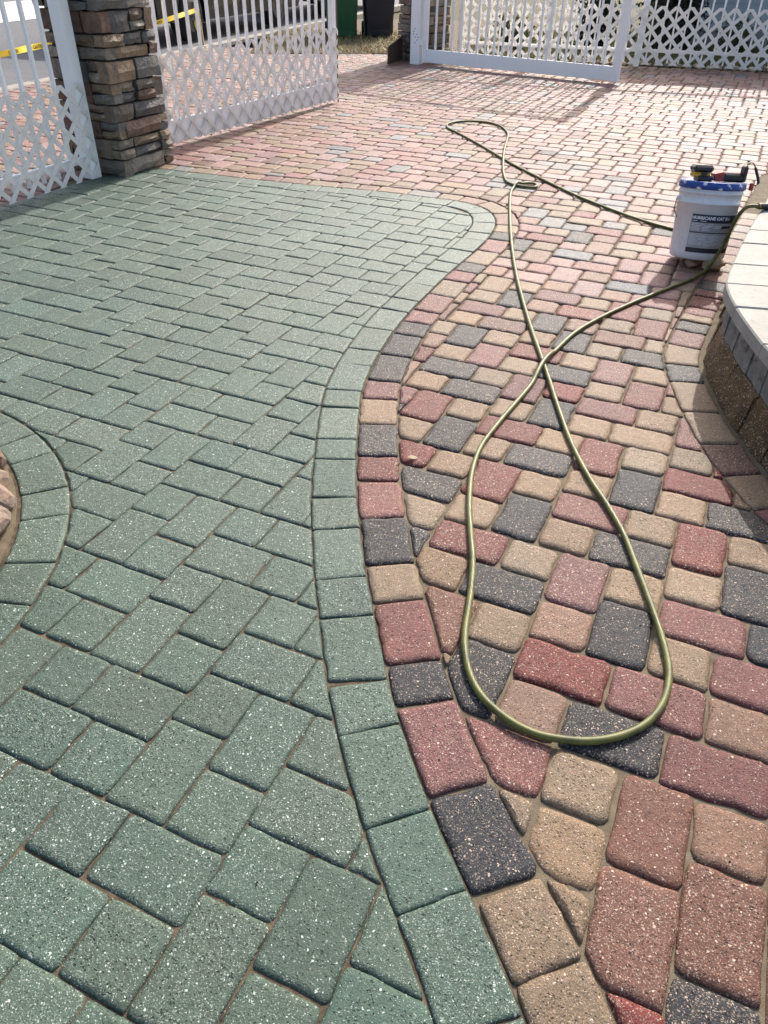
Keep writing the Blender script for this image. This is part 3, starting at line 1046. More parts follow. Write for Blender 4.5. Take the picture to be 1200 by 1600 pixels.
# second leaf, swung in towards the paving
G2 = Panel('gate_leaf', (0.376, 11.177), (2.56, 9.829), 'white gate leaf without lattice, swung open from the farther pillar', 'gate', 1)
L2 = G2.L
G2.bar('stile', 0, .06, .025, 1.85, .05)
G2.bar('stile', L2 - .09, L2, .025, 1.85, .05)
G2.bar('bottom_rail', .06, L2 - .09, .03, .172, .032)
G2.bar('rail', .06, L2 - .09, 1.75, 1.80, .032)
G2.pickets(.06, L2 - .09, .113, .172, 1.75)
T = Thing('gate_post', (0.318, 11.20, 0), 'square white hinge post of the open gate leaf in front of far pillar', 'post')
gx = G2.t; gy = Vector((-G2.t.y, G2.t.x, 0))
mb = MB(); mb.box((0.300, 11.225, .95), (.13, .13, 1.9), (gx, gy), .006); mb.build('shaft', MAT_WHITE, T)
for zz in (.25, 1.5):
    mb = MB(); mb.box(Vector((0.352, 11.150, zz)), (.05, .02, .07), (gx, gy), .003); mb.build('hinge', MAT_WHITE, T)
mbolt = simple('bolt_steel', (0.16, 0.15, 0.15), .5, .2, 30, metal=.6)
for i, (a, zz) in enumerate(((-.02, .33), (.01, .30), (.035, .27), (-.015, .36), (.03, .33), (.045, .30), (.0, .39), (.005, .24))):
    mb = MB(); p = Vector((0.300, 11.225, zz)) + gx * a - gy * .0655
    mb.tube([p, p - gy * .004], .006, 8); mb.build('bolt', mbolt, T)

# back fence
BF = Panel('white_fence', tuple(FENCE_A + _fd * .02), tuple(FENCE_B), 'long white picket and lattice fence at the back of the paving', 'fence', 1)
LB = BF.L
BF.bar('rail', 0, LB, .165, .20, .03)
BF.bar('rail', 0, LB, 1.55, 1.60, .03)
BF.pickets(0, LB, .135, .05, 1.75, .02)
for s_ in (.03, 1.18, 2.35, 4.2):
    BF.bar('post', s_ - .035, s_ + .035, 0, 1.85, .07, -.002, None, .004)
BF.lattice(0, LB, .03, .665, .172, .038, .042)

# ------------------------------------------------------------------ rusty plate, bins, car, tape
MAT_RUST = simple('rusted_steel', (0.07, 0.042, 0.028), .75, .35, 12, .003, 60)
T = Thing('steel_plate', (0.03, 11.38, 0), 'small dark rusty metal plate standing on edge beside the far pillar', 'plate')
mb = MB(); mb.prism([(-0.058, 11.112, 0.004), (0.125, 11.644, 0.004), (0.125, 11.644, .27), (-0.04, 11.165, .205), (-0.058, 11.112, .19)], (-.014, .006, 0)); mb.build('plate', MAT_RUST, T)
mb = MB(); mb.box((0.115, 11.60, .14), (.03, .03, .27)); mb.build('upright', MAT_RUST, T)


def wheeled_bin(x, y, ang, body, lidc, label, handle_glint):
    T = Thing('wheeled_bin', (x, y, 0), label, 'bin', 'wheeled bins by the pillar')
    ax = Vector((math.cos(ang), math.sin(ang), 0)); ay = Vector((-math.sin(ang), math.cos(ang), 0)); o = Vector((x, y, 0))
    P = lambda a, b, z: o + ax * a + ay * b + Vector((0, 0, z))
    mat = simple('bin_plastic_' + label[:4], body, .38, .1, 5, .0006, 300)

    def ring(w_, d_, z, dy=0.0, ch=.04):
        a, b = w_ / 2, d_ / 2
        return [P(i, j + dy, z) for i, j in ((-a + ch, -b), (a - ch, -b), (a, -b + ch), (a, b - ch), (a - ch, b), (-a + ch, b), (-a, b - ch), (-a, -b + ch))]
    prof = [(.44, .50, .035, .02), (.45, .51, .12, .02), (.50, .60, .60, .0), (.53, .65, .92, 0), (.57, .69, .925, 0), (.57, .69, .97, 0)]
    v = []
    for p in prof: v += ring(*p)
    f = [tuple(range(7, -1, -1)), tuple(range(40, 48))] + [(r * 8 + i, r * 8 + (i + 1) % 8, r * 8 + 8 + (i + 1) % 8, r * 8 + 8 + i) for r in range(5) for i in range(8)]
    body_o = T.part('body', v, f, mat)
    # raised frame of the front panel
    for a0, a1, z0, z1 in ((-.17, -.14, .12, .74), (.14, .17, .12, .74), (-.14, .14, .71, .74)):
        mb = MB()
        b0 = -(.255 + .09 * (z0 - .12)) + .016; b1 = -(.255 + .09 * (z1 - .12)) + .016
        mb.prism([P(a0, b0, z0), P(a1, b0, z0), P(a1, b1, z1), P(a0, b1, z1)], -ay * .014)
        mb.build('front_rib', mat, T)
    if handle_glint:
        mb = MB(); mb.prism([P(-.07, -.305, .80), P(.07, -.305, .80), P(.07, -.309, .835), P(-.07, -.309, .835)], -ay * .012); mb.build('grip', simple('painted_glint', (.45, .45, .44), .5, .2, 30), T)  # pale strip: reflection on the handle painted as its colour
    v = ring(.60, .74, .975) + ring(.60, .74, 1.0) + ring(.48, .62, 1.05, 0, .06)
    f = [tuple(range(7, -1, -1)), tuple(range(16, 24))] + [(r * 8 + i, r * 8 + (i + 1) % 8, r * 8 + 8 + (i + 1) % 8, r * 8 + 8 + i) for r in range(2) for i in range(8)]
    T.part('lid', v, f, simple('bin_lid_' + label[:4], lidc, .4, .1, 5))
    mb = MB(); mb.tube([P(-.22, .38, .95), P(.22, .38, .95)], .014, 8); mb.build('handle', mat, T)
    for sgn in (-1, 1):
        mb = MB(); mb.tube([P(sgn * .20, .24, .10), P(sgn * .255, .24, .10)], .10, 18)
        mb.build('wheel', simple('bin_tyre', (.02, .02, .02), .8), T)
    return T


wheeled_bin(-0.83, 14.23, math.radians(6), (0.012, 0.085, 0.035), (0.012, 0.08, 0.035), 'dark green wheeled rubbish bin nearer the gate leaf', False)
wheeled_bin(-0.255, 14.45, math.radians(4), (0.012, 0.015, 0.028), (0.012, 0.015, 0.028), 'navy black wheeled rubbish bin beside the far pillar', True)


def parked_car(rear, d, label):
    """dark estate car, near side on the right of its direction d; rear = ground point of near rear corner"""
    d = Vector((d[0], d[1], 0)).normalized(); n = Vector((-d.y, d.x, 0))     # n points to the far side
    o = Vector((rear[0], rear[1], -.10))
    T = Thing('parked_car', o + d * 2.3 + n * .9, label, 'car')
    P = lambda s, b, z: o + d * s * 1.08 + n * b + Vector((0, 0, z * 1.06))
    paint = simple('dark_car_paint', (0.008, 0.009, 0.016), .22, .1, 3)
    glass = simple('car_glass', (0.01, 0.012, 0.014), .06, .05, 3)
    rub = simple('tyre_rubber', (0.015, 0.015, 0.016), .85)
    rimm = simple('alloy_rim', (0.06, 0.06, 0.065), .35, .1, 10, metal=.6)
    prof = [(0.02, .34), (.0, .62), (.06, .98), (.22, 1.12), (.42, 1.52), (.9, 1.62), (2.3, 1.63), (2.9, 1.52), (3.55, 1.08), (4.35, .98), (4.62, .80), (4.66, .45), (4.55, .27)]
    arch = lambda sc: [(sc + .40 * math.cos(a), .33 + .40 * math.sin(a)) for a in np.linspace(-.15, math.pi + .15, 13)]
    low = [(q[0], max(q[1], .24)) for q in arch(3.72)] + [(q[0], max(q[1], .24)) for q in arch(.92)]
    outline = prof + low
    w_ = 1.82
    k = len(outline)
    # two side skins joined: body as prism with sheared roof
    vA = [P(s_, max(0, z - 1.0) * .26, z) for s_, z in outline]
    vB = [P(s_, w_ - max(0, z - 1.0) * .26, z) for s_, z in outline]
    f = [tuple(range(k)), tuple(range(2 * k - 1, k - 1, -1))] + [(i, k + i, k + (i + 1) % k, (i + 1) % k) for i in range(k)]
    bd = T.part('body', vA + vB, f, paint)
    for sc in (.92, 3.72):
        for b0, b1 in ((.02, .23), (w_ - .23, w_ - .02)):
            wh = bpy.data.objects.new('wheel', None); COL.objects.link(wh); wh.parent = T.o; wh.empty_display_size = .05
            mb = MB()
            seg = 28; mb.tube([P(sc, b0 + .02, .33), P(sc, b0, .33), P(sc, b1, .33), P(sc, b1 - .02, .33)], [.30, .33, .33, .30], seg); mb.build('tyre', rub, T, wh)
            mb = MB(); mb.tube([P(sc, b0 - .004, .33), P(sc, b0 + .05, .33)], .20, seg)
            for q in range(5):
                a = q * 2 * math.pi / 5
                mb.box(P(sc + .1 * math.cos(a), b0 - .006, .33 + .1 * math.sin(a)), (.18, .012, .035), ((d * math.cos(a) + Vector((0, 0, 1)) * math.sin(a)), -n))
            mb.build('rim', rimm, T, wh)
    for s0, s1 in ((.5, 1.35), (1.42, 2.35), (2.42, 3.2)):
        z0, z1 = 1.08, 1.50
        a0 = s0 + (.0 if s0 > 1 else .05); b1 = s1 - (.42 if s1 > 3 else .0)
        pl = [P(a0, (z0 - 1) * .26 - .004, z0), P(s1, (z0 - 1) * .26 - .004, z0), P(b1, (z1 - 1) * .26 - .004, z1), P(a0 + .06, (z1 - 1) * .26 - .004, z1)]
        mb = MB(); mb.prism(pl, n * .01); mb.build('side_window', glass, T)
    mb = MB(); mb.prism([P(.13, .22, 1.10), P(.13, w_ - .22, 1.10), P(.37, w_ - .28, 1.50), P(.37, .28, 1.50)], -d * .012); mb.build('rear_window', glass, T)
    red = simple('tail_lamp', (0.30, 0.012, 0.012), .2)
    for b in (.06, w_ - .28):
        mb = MB(); mb.prism([P(.0, b, .72), P(.0, b + .22, .72), P(.05, b + .22, .96), P(.05, b, .96)], -d * .03); mb.build('tail_lamp', red, T)
    mb = MB(); mb.box(P(.0, w_ / 2, .45), (.10, w_ - .06, .18), (d, n), .02); mb.build('bumper', paint, T)
    mb = MB(); mb.box(P(2.3, -.012, .62), (2.0, .025, .05), (d, n), .006); mb.build('side_moulding', rub, T)
    for s_ in (1.38, 2.38): 
        mb = MB(); mb.box(P(s_, -.002, .72), (.012, .006, .62), (d, n)); mb.build('door_gap', rub, T)
    for s_ in (1.22, 2.2):
        mb = MB(); mb.box(P(s_, -.014, .93), (.18, .03, .03), (d, n), .008); mb.build('door_handle', paint, T)
    return T


parked_car((-3.45, 13.1), (0.32, 0.947), 'nearer dark parked car behind the gate leaf with red tail lamps')
parked_car((-1.66, 18.4), (0.32, 0.947), 'farther dark parked car beyond the end of the gate leaf')

# wooden stake and caution tape along the street
T = Thing('stake', (-2.75, 12.77, 0), 'thin wooden stake holding the yellow tape by the street', 'stake')
mb = MB(); mb.prism([(-2.77, 12.75, -.05), (-2.73, 12.75, -.05), (-2.73, 12.79, -.05), (-2.77, 12.79, -.05)], (-.05, .03, .72)); mb.build('shaft', simple('raw_timber', (.36, .25, .13), .7, .2, 30), T)
MAT_TAPE = simple('yellow_tape', (0.70, 0.52, 0.015), .35, .06, 8)
T = Thing('caution_tape', (-3.3, 10.5, 0), 'yellow caution tape strung along the street behind the fence', 'tape')
tp = catmull([(-3.95, 7.2, .37), (-3.73, 8.29, .35), (-3.65, 8.99, .345), (-3.36, 10.0, .35), (-3.04, 11.14, .375), (-2.785, 12.74, .43)], 8)
v = []; f = []
for i, p in enumerate(tp):
    tw = .35 * math.sin(i * .55)
    v += [(p[0] + tw * .02, p[1], p[2] - .026), (p[0] - tw * .02, p[1], p[2] + .026)]
    if i: f.append((2 * i - 2, 2 * i, 2 * i + 1, 2 * i - 1))
n0 = len(v)
v += [(x + .0015, y, z) for x, y, z in v]
f += [tuple(q + n0 for q in reversed(g)) for g in f]
tape_o = T.part('strip', v, f, MAT_TAPE, True)
tl = [(-2.785, 12.73, .43), (-2.76, 12.70, .36), (-2.80, 12.70, .27), (-2.775, 12.69, .19)]
v = []; f = []
for i, p in enumerate(catmull(tl, 4)):
    v += [(p[0] - .03, p[1], p[2]), (p[0] + .03, p[1] + .008 * math.sin(i), p[2] - .012)]
    if i: f.append((2 * i - 2, 2 * i, 2 * i + 1, 2 * i - 1))
T.part('loose_end', v, f, MAT_TAPE, True)


def text_mesh(txt, size, bold=0.0):
    cu = bpy.data.curves.new('txt', 'FONT'); cu.body = txt; cu.size = size; cu.offset = bold; cu.resolution_u = 2
    o = bpy.data.objects.new('txt', cu); COL.objects.link(o)
    dg = bpy.context.evaluated_depsgraph_get()
    me = bpy.data.meshes.new_from_object(o.evaluated_get(dg))
    v = [tuple(q.co) for q in me.vertices]; f = [tuple(p.vertices) for p in me.polygons]
    bpy.data.objects.remove(o); bpy.data.meshes.remove(me)
    return v, f


MAT_BLACK = simple('black_ink', (0.012, 0.012, 0.014), .5)
tv, tf = text_mesh('CAUTION', .045, .0012)
tp_r, tp_s = resample(np.array(tp), .01)
for s0 in (.75, 1.25, 1.75, 3.4, 4.2):
    vv = []
    for x, y, z in tv:
        s_ = s0 + x; i = min(int(s_ / (tp_s[1] - tp_s[0])), len(tp_r) - 2)
        p = tp_r[i]; dd = tp_r[i + 1] - p
        vv.append((p[0] + .006 + dd[0] * (s_ - tp_s[i]) / .01, p[1] + dd[1] * (s_ - tp_s[i]) / .01, p[2] - .016 + y))
    T.part('lettering', vv, tf, MAT_BLACK)

# ------------------------------------------------------------------ raised step on the right
MAT_COPE = NT('pale_coping')
p = MAT_COPE.pos()
c = MAT_COPE.mix(MAT_COPE.rng(MAT_COPE.noise(p, 7, 5), .3, .7), (0.285, 0.268, 0.232), (0.37, 0.35, 0.308))
c = MAT_COPE.mix(MAT_COPE.rng(MAT_COPE.noise(p, 45, 6, .7), .55, .75, 0, .75), c, (0.135, 0.126, 0.110))
MAT_COPE = MAT_COPE.done(c, 0.7, MAT_COPE.bump(MAT_COPE.noise(p, 160, 5), .6, .0015), .18)
m = NT('aggregate_wall'); p = m.pos()
v1 = m.voro(p, 130); s1 = m.sep(v1.outputs['Color'])
c = m.mix(m.rng(m.noise(p, 10, 4), .3, .7), (0.075, 0.042, 0.018), (0.17, 0.10, 0.042))
c = m.mix(m.math('MULTIPLY', m.rng(v1.outputs['Distance'], .2, .45, 1, 0), m.math('GREATER_THAN', s1[0], .6)), c, m.mix(s1[1], (0.30, 0.22, 0.12), (0.52, 0.45, 0.36)))
MAT_AGG = m.done(c, .75, m.bump(v1.outputs['Distance'], .9, .006), .35)
m = NT('weathered_block'); p = m.pos()
c = m.mix(m.rng(m.noise(p, 9, 6, .7), .32, .68), (0.13, 0.125, 0.115), (0.27, 0.255, 0.23))
c = m.mix(m.rng(m.noise(p, 22, 6, .7), .54, .66), c, (0.085, 0.065, 0.042))
c = m.mix(m.rng(m.noise(p, 140, 4, .7), .60, .72, 0, .8), c, (0.40, 0.38, 0.34))
MAT_GREYB = m.done(c, .8, m.bump(m.noise(p, 40, 8, .7), .9, .010), .35)
STEP = Thing('raised_step', (1.6, 2.6, 0), 'curved raised step with pale coping slabs at the right edge', 'step')
ZT, TH = .300, .046


def wall_pt(s, off):            # off > 0 = into the step
    i = min(max(int(np.searchsorted(W2s, s)), 4), len(W2s) - 5)
    d = W2[i + 4] - W2[i - 4]; d = d / np.linalg.norm(d)
    t = (s - W2s[i]); return W2[i] + d * t + np.array((-d[1], d[0])) * off


def at_y(pt): return W2s[np.linalg.norm(W2 - np.array(pt), axis=1).argmin()]


cj = [at_y(q) for q in ((2.30, 4.77), (2.12, 4.42), (1.94, 4.08), (1.769, 3.76), (1.579, 3.42), (1.481, 3.23), (1.349, 2.97), (1.247, 2.755), (1.21, 2.53), (1.18, 2.23), (1.20, 1.90), (1.28, 1.58), (1.46, 1.29), (1.72, 1.11))]
jd = [np.array((.985, -.16))] * 11 + [np.array((.93, .3)), np.array((.8, .6)), np.array((.5, .86))]


def slab(name, poly, z1, th, mat, bev=.005):
    k = len(poly); cc = sum(poly) / k
    v = []
    for z, ins in ((z1 - th, 0), (z1 - bev, 0), (z1, bev)):
        for q in inset(poly, ins) if ins else poly: v.append((q[0], q[1], z))
    f = [tuple(range(k - 1, -1, -1)), tuple(range(2 * k, 3 * k))] + [(r * k + i, r * k + (i + 1) % k, (r + 1) * k + (i + 1) % k, (r + 1) * k + i) for r in range(2) for i in range(k)]
    return STEP.part(name, v, f, mat)


for i in range(len(cj) - 1):
    a, b = cj[i] + .002, cj[i + 1] - .002
    E = [wall_pt(s_, 0.0) for s_ in np.linspace(a, b, 5)]
    poly = E + [E[-1] + jd[i + 1] * .62, E[0] + jd[i] * .62]
    poly = [np.array(q) for q in poly]
    if area(poly) < 0: poly = poly[::-1]
    slab('coping_slab', poly, ZT + random.gauss(0, .0008), TH, MAT_COPE)
# floor of the landing behind the coping
inner = [wall_pt(s_, .0) + jd[min(i, 13)] * .66 for i, s_ in enumerate(cj)]
poly = [np.array(q) for q in inner] + [np.array((5.0, 1.9)), np.array((5.0, 4.6))]
if area(poly) < 0: poly = poly[::-1]
slab('landing_floor', poly, ZT - .004, TH, MAT_COPE)
# core
core = [wall_pt(s_, .07) for s_ in np.arange(cj[0], cj[-1], .08)] + [np.array((5, 1.6)), np.array((5, 4.8))]
if area(core) < 0: core = core[::-1]
mb = MB(); mb.prism([(q[0], q[1], -.05) for q in core], (0, 0, ZT - TH + .046)); mb.build('core', MAT_MORTAR, STEP)
# face blocks, two courses
for z0, z1, o0, o1, mat, nm, sizes in ((-.02, .132, .002, .026, MAT_AGG, 'base_stone', (.19, .24, .16, .21)), (.137, ZT - TH - .003, .030, .034, MAT_GREYB, 'wall_block', (.15, .21, .13, .18))):
    s_ = cj[0]; k = 0
    while s_ < cj[-1]:
        L = sizes[k % len(sizes)] * random.uniform(.85, 1.15); k += 1
        a, b = s_ + .004, s_ + L - .004
        jz = random.uniform(-.006, .006); jo = random.uniform(-.006, .006)
        v = []
        for z, off in ((z0, o0 + jo), (z1 - .012 + jz, o1 + jo), (z1 + (jz if z1 < .2 else 0), o1 + jo + .012)):
            for q in np.linspace(a, b, 4): 
                w_ = wall_pt(q, off + random.uniform(-.004, .004)); v.append((w_[0], w_[1], z + (random.uniform(-.003, .003) if z1 < .2 else 0)))
        for z in (z1 - .002, z0):
            for q in np.linspace(a, b, 4):
                w_ = wall_pt(q, .09); v.append((w_[0], w_[1], z))
        f = []
        for r in range(4):
            for i in range(3): f.append((r * 4 + i, r * 4 + 4 + i, r * 4 + 5 + i, r * 4 + 1 + i))
        f += [(0, 16, 12, 8, 4), (3, 7, 11, 15, 19)]
        STEP.part(nm, v, f, mat); s_ += L

# ------------------------------------------------------------------ planter stones at the left edge
ROCKC = [(0.24, 0.17, 0.12), (0.30, 0.22, 0.17), (0.20, 0.14, 0.10), (0.27, 0.20, 0.16)]


def rock(T_or_none, name, c, r, col, mat=None, sub=2, squash=(1, 1, 1), seed=0, label=None, cat=None, group=None):
    bm = bmesh.new(); bmesh.ops.create_icosphere(bm, subdivisions=sub, radius=1.0)
    R = random.Random(seed)
    dirs = [(Vector((R.gauss(0, 1), R.gauss(0, 1), R.gauss(0, 1))).normalized(), R.uniform(.62, .95)) for _ in range(9)]
    for v in bm.verts:
        p = v.co.copy()
        for d, lim in dirs:
            k = p.dot(d)
            if k > lim: p -= d * (k - lim)
        p *= 1 + R.uniform(-.05, .05)
        v.co = p
    vs = [(c[0] + v.co.x * r * squash[0], c[1] + v.co.y * r * squash[1], c[2] + v.co.z * r * squash[2]) for v in bm.verts]
    fs = [tuple(v.index for v in f.verts) for f in bm.faces]
    bm.free()
    if T_or_none is not None: return T_or_none.part(name, vs, fs, mat or MAT_STONE, None, (*col, 1))
    o = obj(name, [(a - c[0], b - c[1], z - c[2]) for a, b, z in vs], fs, mat or MAT_STONE, None, None, (*col, 1)); o.location = c
    tag(o, label, cat, group); return o


PL = Thing('planter', (RC[0], RC[1], 0), 'round planter edged with rough pinkish rocks at the left edge', 'planter')
random.seed(5)
for i in range(26):
    a = math.radians(-70 + i * 8.2)
    for lev in range(2):
        r = RR - .133 - .004 - .060 - lev * .022 + random.uniform(-.008, .004)
        aa = a + (lev * .07)
        rock(PL, 'rock', (RC[0] + r * math.cos(aa), RC[1] + r * math.sin(aa), .035 + lev * .085), .066 * random.uniform(.9, 1.15), random.choice(ROCKC), None, 2, (1, 1, .85), 100 + i * 2 + lev)
mb = MB(); n = 48
ring_v = [(RC[0] + (RR - .142) * math.cos(2 * math.pi * i / n), RC[1] + (RR - .142) * math.sin(2 * math.pi * i / n)) for i in range(n)]
mb.prism([(x, y, -.01) for x, y in ring_v], (0, 0, .013)); mb.build('mortar', MAT_SAND, PL)
ring_v = [(RC[0] + (RR - .25) * math.cos(2 * math.pi * i / n), RC[1] + (RR - .25) * math.sin(2 * math.pi * i / n)) for i in range(n)]
mb = MB(); mb.prism([(x, y, .0) for x, y in ring_v], (0, 0, .11)); mb.build('soil', MAT_EARTH, PL)

# ------------------------------------------------------------------ bucket
LEAN = Matrix.Translation((1.560, 3.868, .030)) @ Matrix.Rotation(math.radians(-9.0), 4, 'X') @ Matrix.Rotation(math.radians(1.5), 4, 'Y')
BK = Thing('bucket', (1.56, 3.868, .0), 'dirty white plastic pail with blue lid and grey printed label beside the step', 'bucket')
m = NT('dirty_white_plastic'); p = m.pos()
c = m.mix(m.rng(m.noise(p, 9, 5), .35, .7), (0.72, 0.73, 0.75), (0.60, 0.60, 0.60))
c = m.mix(m.rng(m.noise(p, 60, 6, .7), .60, .72, 0, .7), c, (0.25, 0.24, 0.22))
MAT_PAIL = m.done(c, .45, None, .4)
m = NT('chipped_blue_lid'); p = m.pos()
c = m.mix(m.rng(m.noise(p, 38, 5, .6), .57, .61), (0.012, 0.055, 0.27), (0.66, 0.68, 0.72))
MAT_LID = m.done(c, .4, None, .45)
HB = .345
prof = [(0, 0), (.125, 0), (.131, .006), (.133, .03), (.1435, .255), (.1495, .257), (.1495, .262), (.1440, .266), (.1450, .300), (.1505, .302), (.1505, .308), (.1460, .312), (.1475, .325), (.1475, HB)]
mb = MB(); mb.lathe(prof, LEAN, 48); mb.build('body', MAT_PAIL, BK)
lid = [(0, HB + .006), (.140, HB + .006), (.143, HB + .010), (.149, HB + .010), (.1535, HB + .005), (.1545, HB - .022), (.1515, HB - .024)]
mb = MB(); mb.lathe([(r, z) for r, z in reversed(lid)], LEAN, 48); mb.build('lid', MAT_LID, BK)
rad_at = lambda z: .133 + (.1455 - .133) * (z - .03) / .225


def wrap(a, z, off): # a = metres along the girth, measured from the side that faces the viewer
    r = rad_at(z) + off; t = math.radians(-100) + a / .142
    return LEAN @ Vector((r * math.cos(t), r * math.sin(t), z))


def patch(name, a0, a1, z0, z1, off, mat, tilt=-.03, parent=None, nseg=14):
    v = []; f = []
    for i in range(nseg + 1):
        a = a0 + (a1 - a0) * i / nseg
        for z in (z0, z1): v.append(wrap(a, z, off))
    for i in range(nseg): f.append((2 * i, 2 * i + 2, 2 * i + 3, 2 * i + 1))
    k = len(v)
    v += [wrap(a0 + (a1 - a0) * i / nseg, z, off - .0012) for i in range(nseg + 1) for z in (z0, z1)]
    f += [(2 * i + 1, 2 * i + 3, k + 2 * i + 3, k + 2 * i + 1) for i in range(nseg)] + [(2 * i + 2, 2 * i, k + 2 * i, k + 2 * i + 2) for i in range(nseg)]
    return BK.part(name, v, f, mat, None, None, parent)


ink = simple('label_navy', (0.022, 0.024, 0.034), .5, .1, 40); gr1 = simple('label_grey', (0.33, 0.32, 0.31), .55, .25, 35); gr2 = simple('label_mid_grey', (0.42, 0.41, 0.40), .55, .2, 25); wht = simple('label_white', (0.70, 0.71, 0.72), .5, .1, 40)
A0, A1_ = -.088, .155
lab = patch('label', A0, A1_, .060, .212, .0012, gr2)
patch('label_band', A0 + .002, A1_, .176, .212, .0022, ink, parent=lab)
patch('label_band', A0, A1_, .132, .175, .0021, gr1, parent=lab)
patch('label_band', A0, A1_, .1275, .1315, .0022, ink, parent=lab)
patch('label_band', A0 - .002, A1_, .036, .0585, .0018, ink, parent=lab)
patch('label_band', .062, .142, .152, .164, .0030, ink, parent=lab, nseg=6)
patch('label_band', .075, .098, .190, .203, .0030, simple('label_crest', (.30, .30, .31), .5), parent=lab, nseg=4)


def put_text(txt, a, z, size, mat, bold=0.0):
    v, f = text_mesh(txt, size, bold)
    return BK.part('lettering', [wrap(a + x, z + y, .0036) for x, y, _ in v], f, mat, None, None, lab)


put_text('HURRICANE CAT 5', A0 + .004, .1905, .0190, wht, .0010)
R = random.Random(3)
for z, n_ in ((.182, 2), (.168, 3), (.161, 3), (.154, 3), (.147, 2), (.140, 2), (.115, 4), (.109, 4), (.103, 4), (.097, 4), (.091, 4), (.085, 4), (.079, 4), (.073, 4)):
    a = A0 + .006
    for q in range(n_):
        L = R.uniform(.018, .045)
        if a + L > A1_ - .02: break
        patch('print_line', a, a + L, z, z + .0022, .0034, wht, parent=lab, nseg=3); a += L + R.uniform(.005, .02)
mb = MB()
hp = [LEAN @ Vector((.155 * math.cos(t), .155 * math.sin(t), .275 - .10 * math.sin(max(0, min(math.pi, (t - math.radians(-185)) / (math.radians(185)) * 1.0 * math.pi)))) ) for t in np.linspace(math.radians(-188), math.radians(-165), 8)]
mb.tube([LEAN @ Vector((-.156, -.01, .273)), LEAN @ Vector((-.164, -.012, .268)), LEAN @ Vector((-.166, -.012, .22)), LEAN @ Vector((-.150, -.03, .185))], .0022, 8); mb.build('wire_handle', simple('wire', (.12, .12, .12), .4, metal=.7), BK)
mb = MB(); mb.tube([LEAN @ Vector((-.150, -.01, .273)), LEAN @ Vector((-.160, -.01, .273))], .010, 12); mb.build('handle_boss', MAT_PAIL, BK)
# drip stones under the pail
for i, (x, y, r, sq, col, lb) in enumerate(((1.515, 3.790, .030, (1.2, .9, .8), (.36, .24, .17), 'small tan stone wedged under the left of the white pail'), (1.612, 3.752, .044, (1.35, .9, .75), (.40, .33, .23), 'larger pale stone under the right of the white pail'))):
    rock(None, 'stone', (x, y, r * .62), r, col, None, 3, sq, 40 + i, lb, 'stone', 'stones propping the pail')

# tools on the lid
LT = HB + .007
lp = lambda x, y, z: LEAN @ Vector((x, y, LT + z))
X = (LEAN.to_3x3() @ Vector((1, 0, 0))); Y = (LEAN.to_3x3() @ Vector((0, 1, 0)))
MAT_BLK = simple('black_plastic', (0.014, 0.014, 0.015), .42, .2, 60, .0008, 200)
MAT_YEL = simple('yellow_plastic', (0.55, 0.31, 0.02), .42, .1, 30)
MAT_REDP = simple('red_plastic', (0.32, 0.028, 0.02), .4, .1, 30)
T = Thing('tool_battery', lp(-.075, -.02, 0), 'black and yellow power tool battery on the bucket lid', 'battery')
mb = MB(); mb.box(lp(-.075, -.02, .055), (.095, .075, .032), (X, Y), .010); mb.build('cap', MAT_BLK, T)
mb = MB(); mb.box(lp(-.078, -.02, .028), (.078, .066, .024), (X, Y), .006); mb.build('band', MAT_YEL, T)
mb = MB(); mb.box(lp(-.062, -.024, .013), (.070, .072, .026), (X, Y), .005); mb.build('base', MAT_BLK, T)
mb = MB(); mb.box(lp(-.072, -.058, .034), (.03, .008, .012), (X, Y), .003); mb.build('latch', MAT_BLK, T)
T = Thing('hand_tool', lp(.05, -.02, 0), 'red and black hand tool lying on the bucket lid beside the battery', 'tool')
mb = MB(); mb.box(lp(.075, -.035, .022), (.115, .05, .040), ((X + Y * .12).normalized(), (Y - X * .12).normalized()), .009); mb.build('grip', MAT_BLK, T)
mb = MB(); mb.box(lp(.060, -.015, .038), (.12, .045, .012), ((X + Y * .12).normalized(), (Y - X * .12).normalized()), .004); mb.build('top_cover', MAT_REDP, T)
mb = MB(); mb.prism([lp(-.015, -.06, .003), lp(.030, -.06, .003), lp(.020, -.06, .046), (lp(-.022, -.06, .036))], Y * .055); mb.build('head', MAT_REDP, T)
mb = MB(); mb.tube([lp(-.028, -.035, .010), lp(-.006, -.035, .020)], [.009, .013], 12); mb.build('nozzle', simple('dull_steel', (.30, .30, .29), .4, metal=.7), T)
mb = MB(); mb.box(lp(.124, -.035, .040), (.018, .054, .072), (X, Y), .006); mb.build('heel', MAT_BLK, T)
T = Thing('strap', lp(.15, -.02, 0), 'looped black wrist strap with red clip hanging at the right of bucket lid', 'strap')
sp_ = catmull([lp(.131, -.03, .066), lp(.140, -.032, .085), lp(.158, -.036, .088), lp(.176, -.04, .060), lp(.196, -.045, .018), lp(.197, -.05, .002), lp(.185, -.055, -.006), lp(.166, -.06, -.006)], 5)
nsp = len(sp_)
mb = MB(); mb.tube(sp_, [.0026 + (.0042 if .38 < i / nsp < .72 else 0) for i in range(nsp)], 8); mb.build('cord', MAT_BLK, T)
mb = MB(); mb.box(lp(.165, -.06, -.013), (.020, .014, .034), (X, Y), .004); mb.build('clip', MAT_REDP, T)

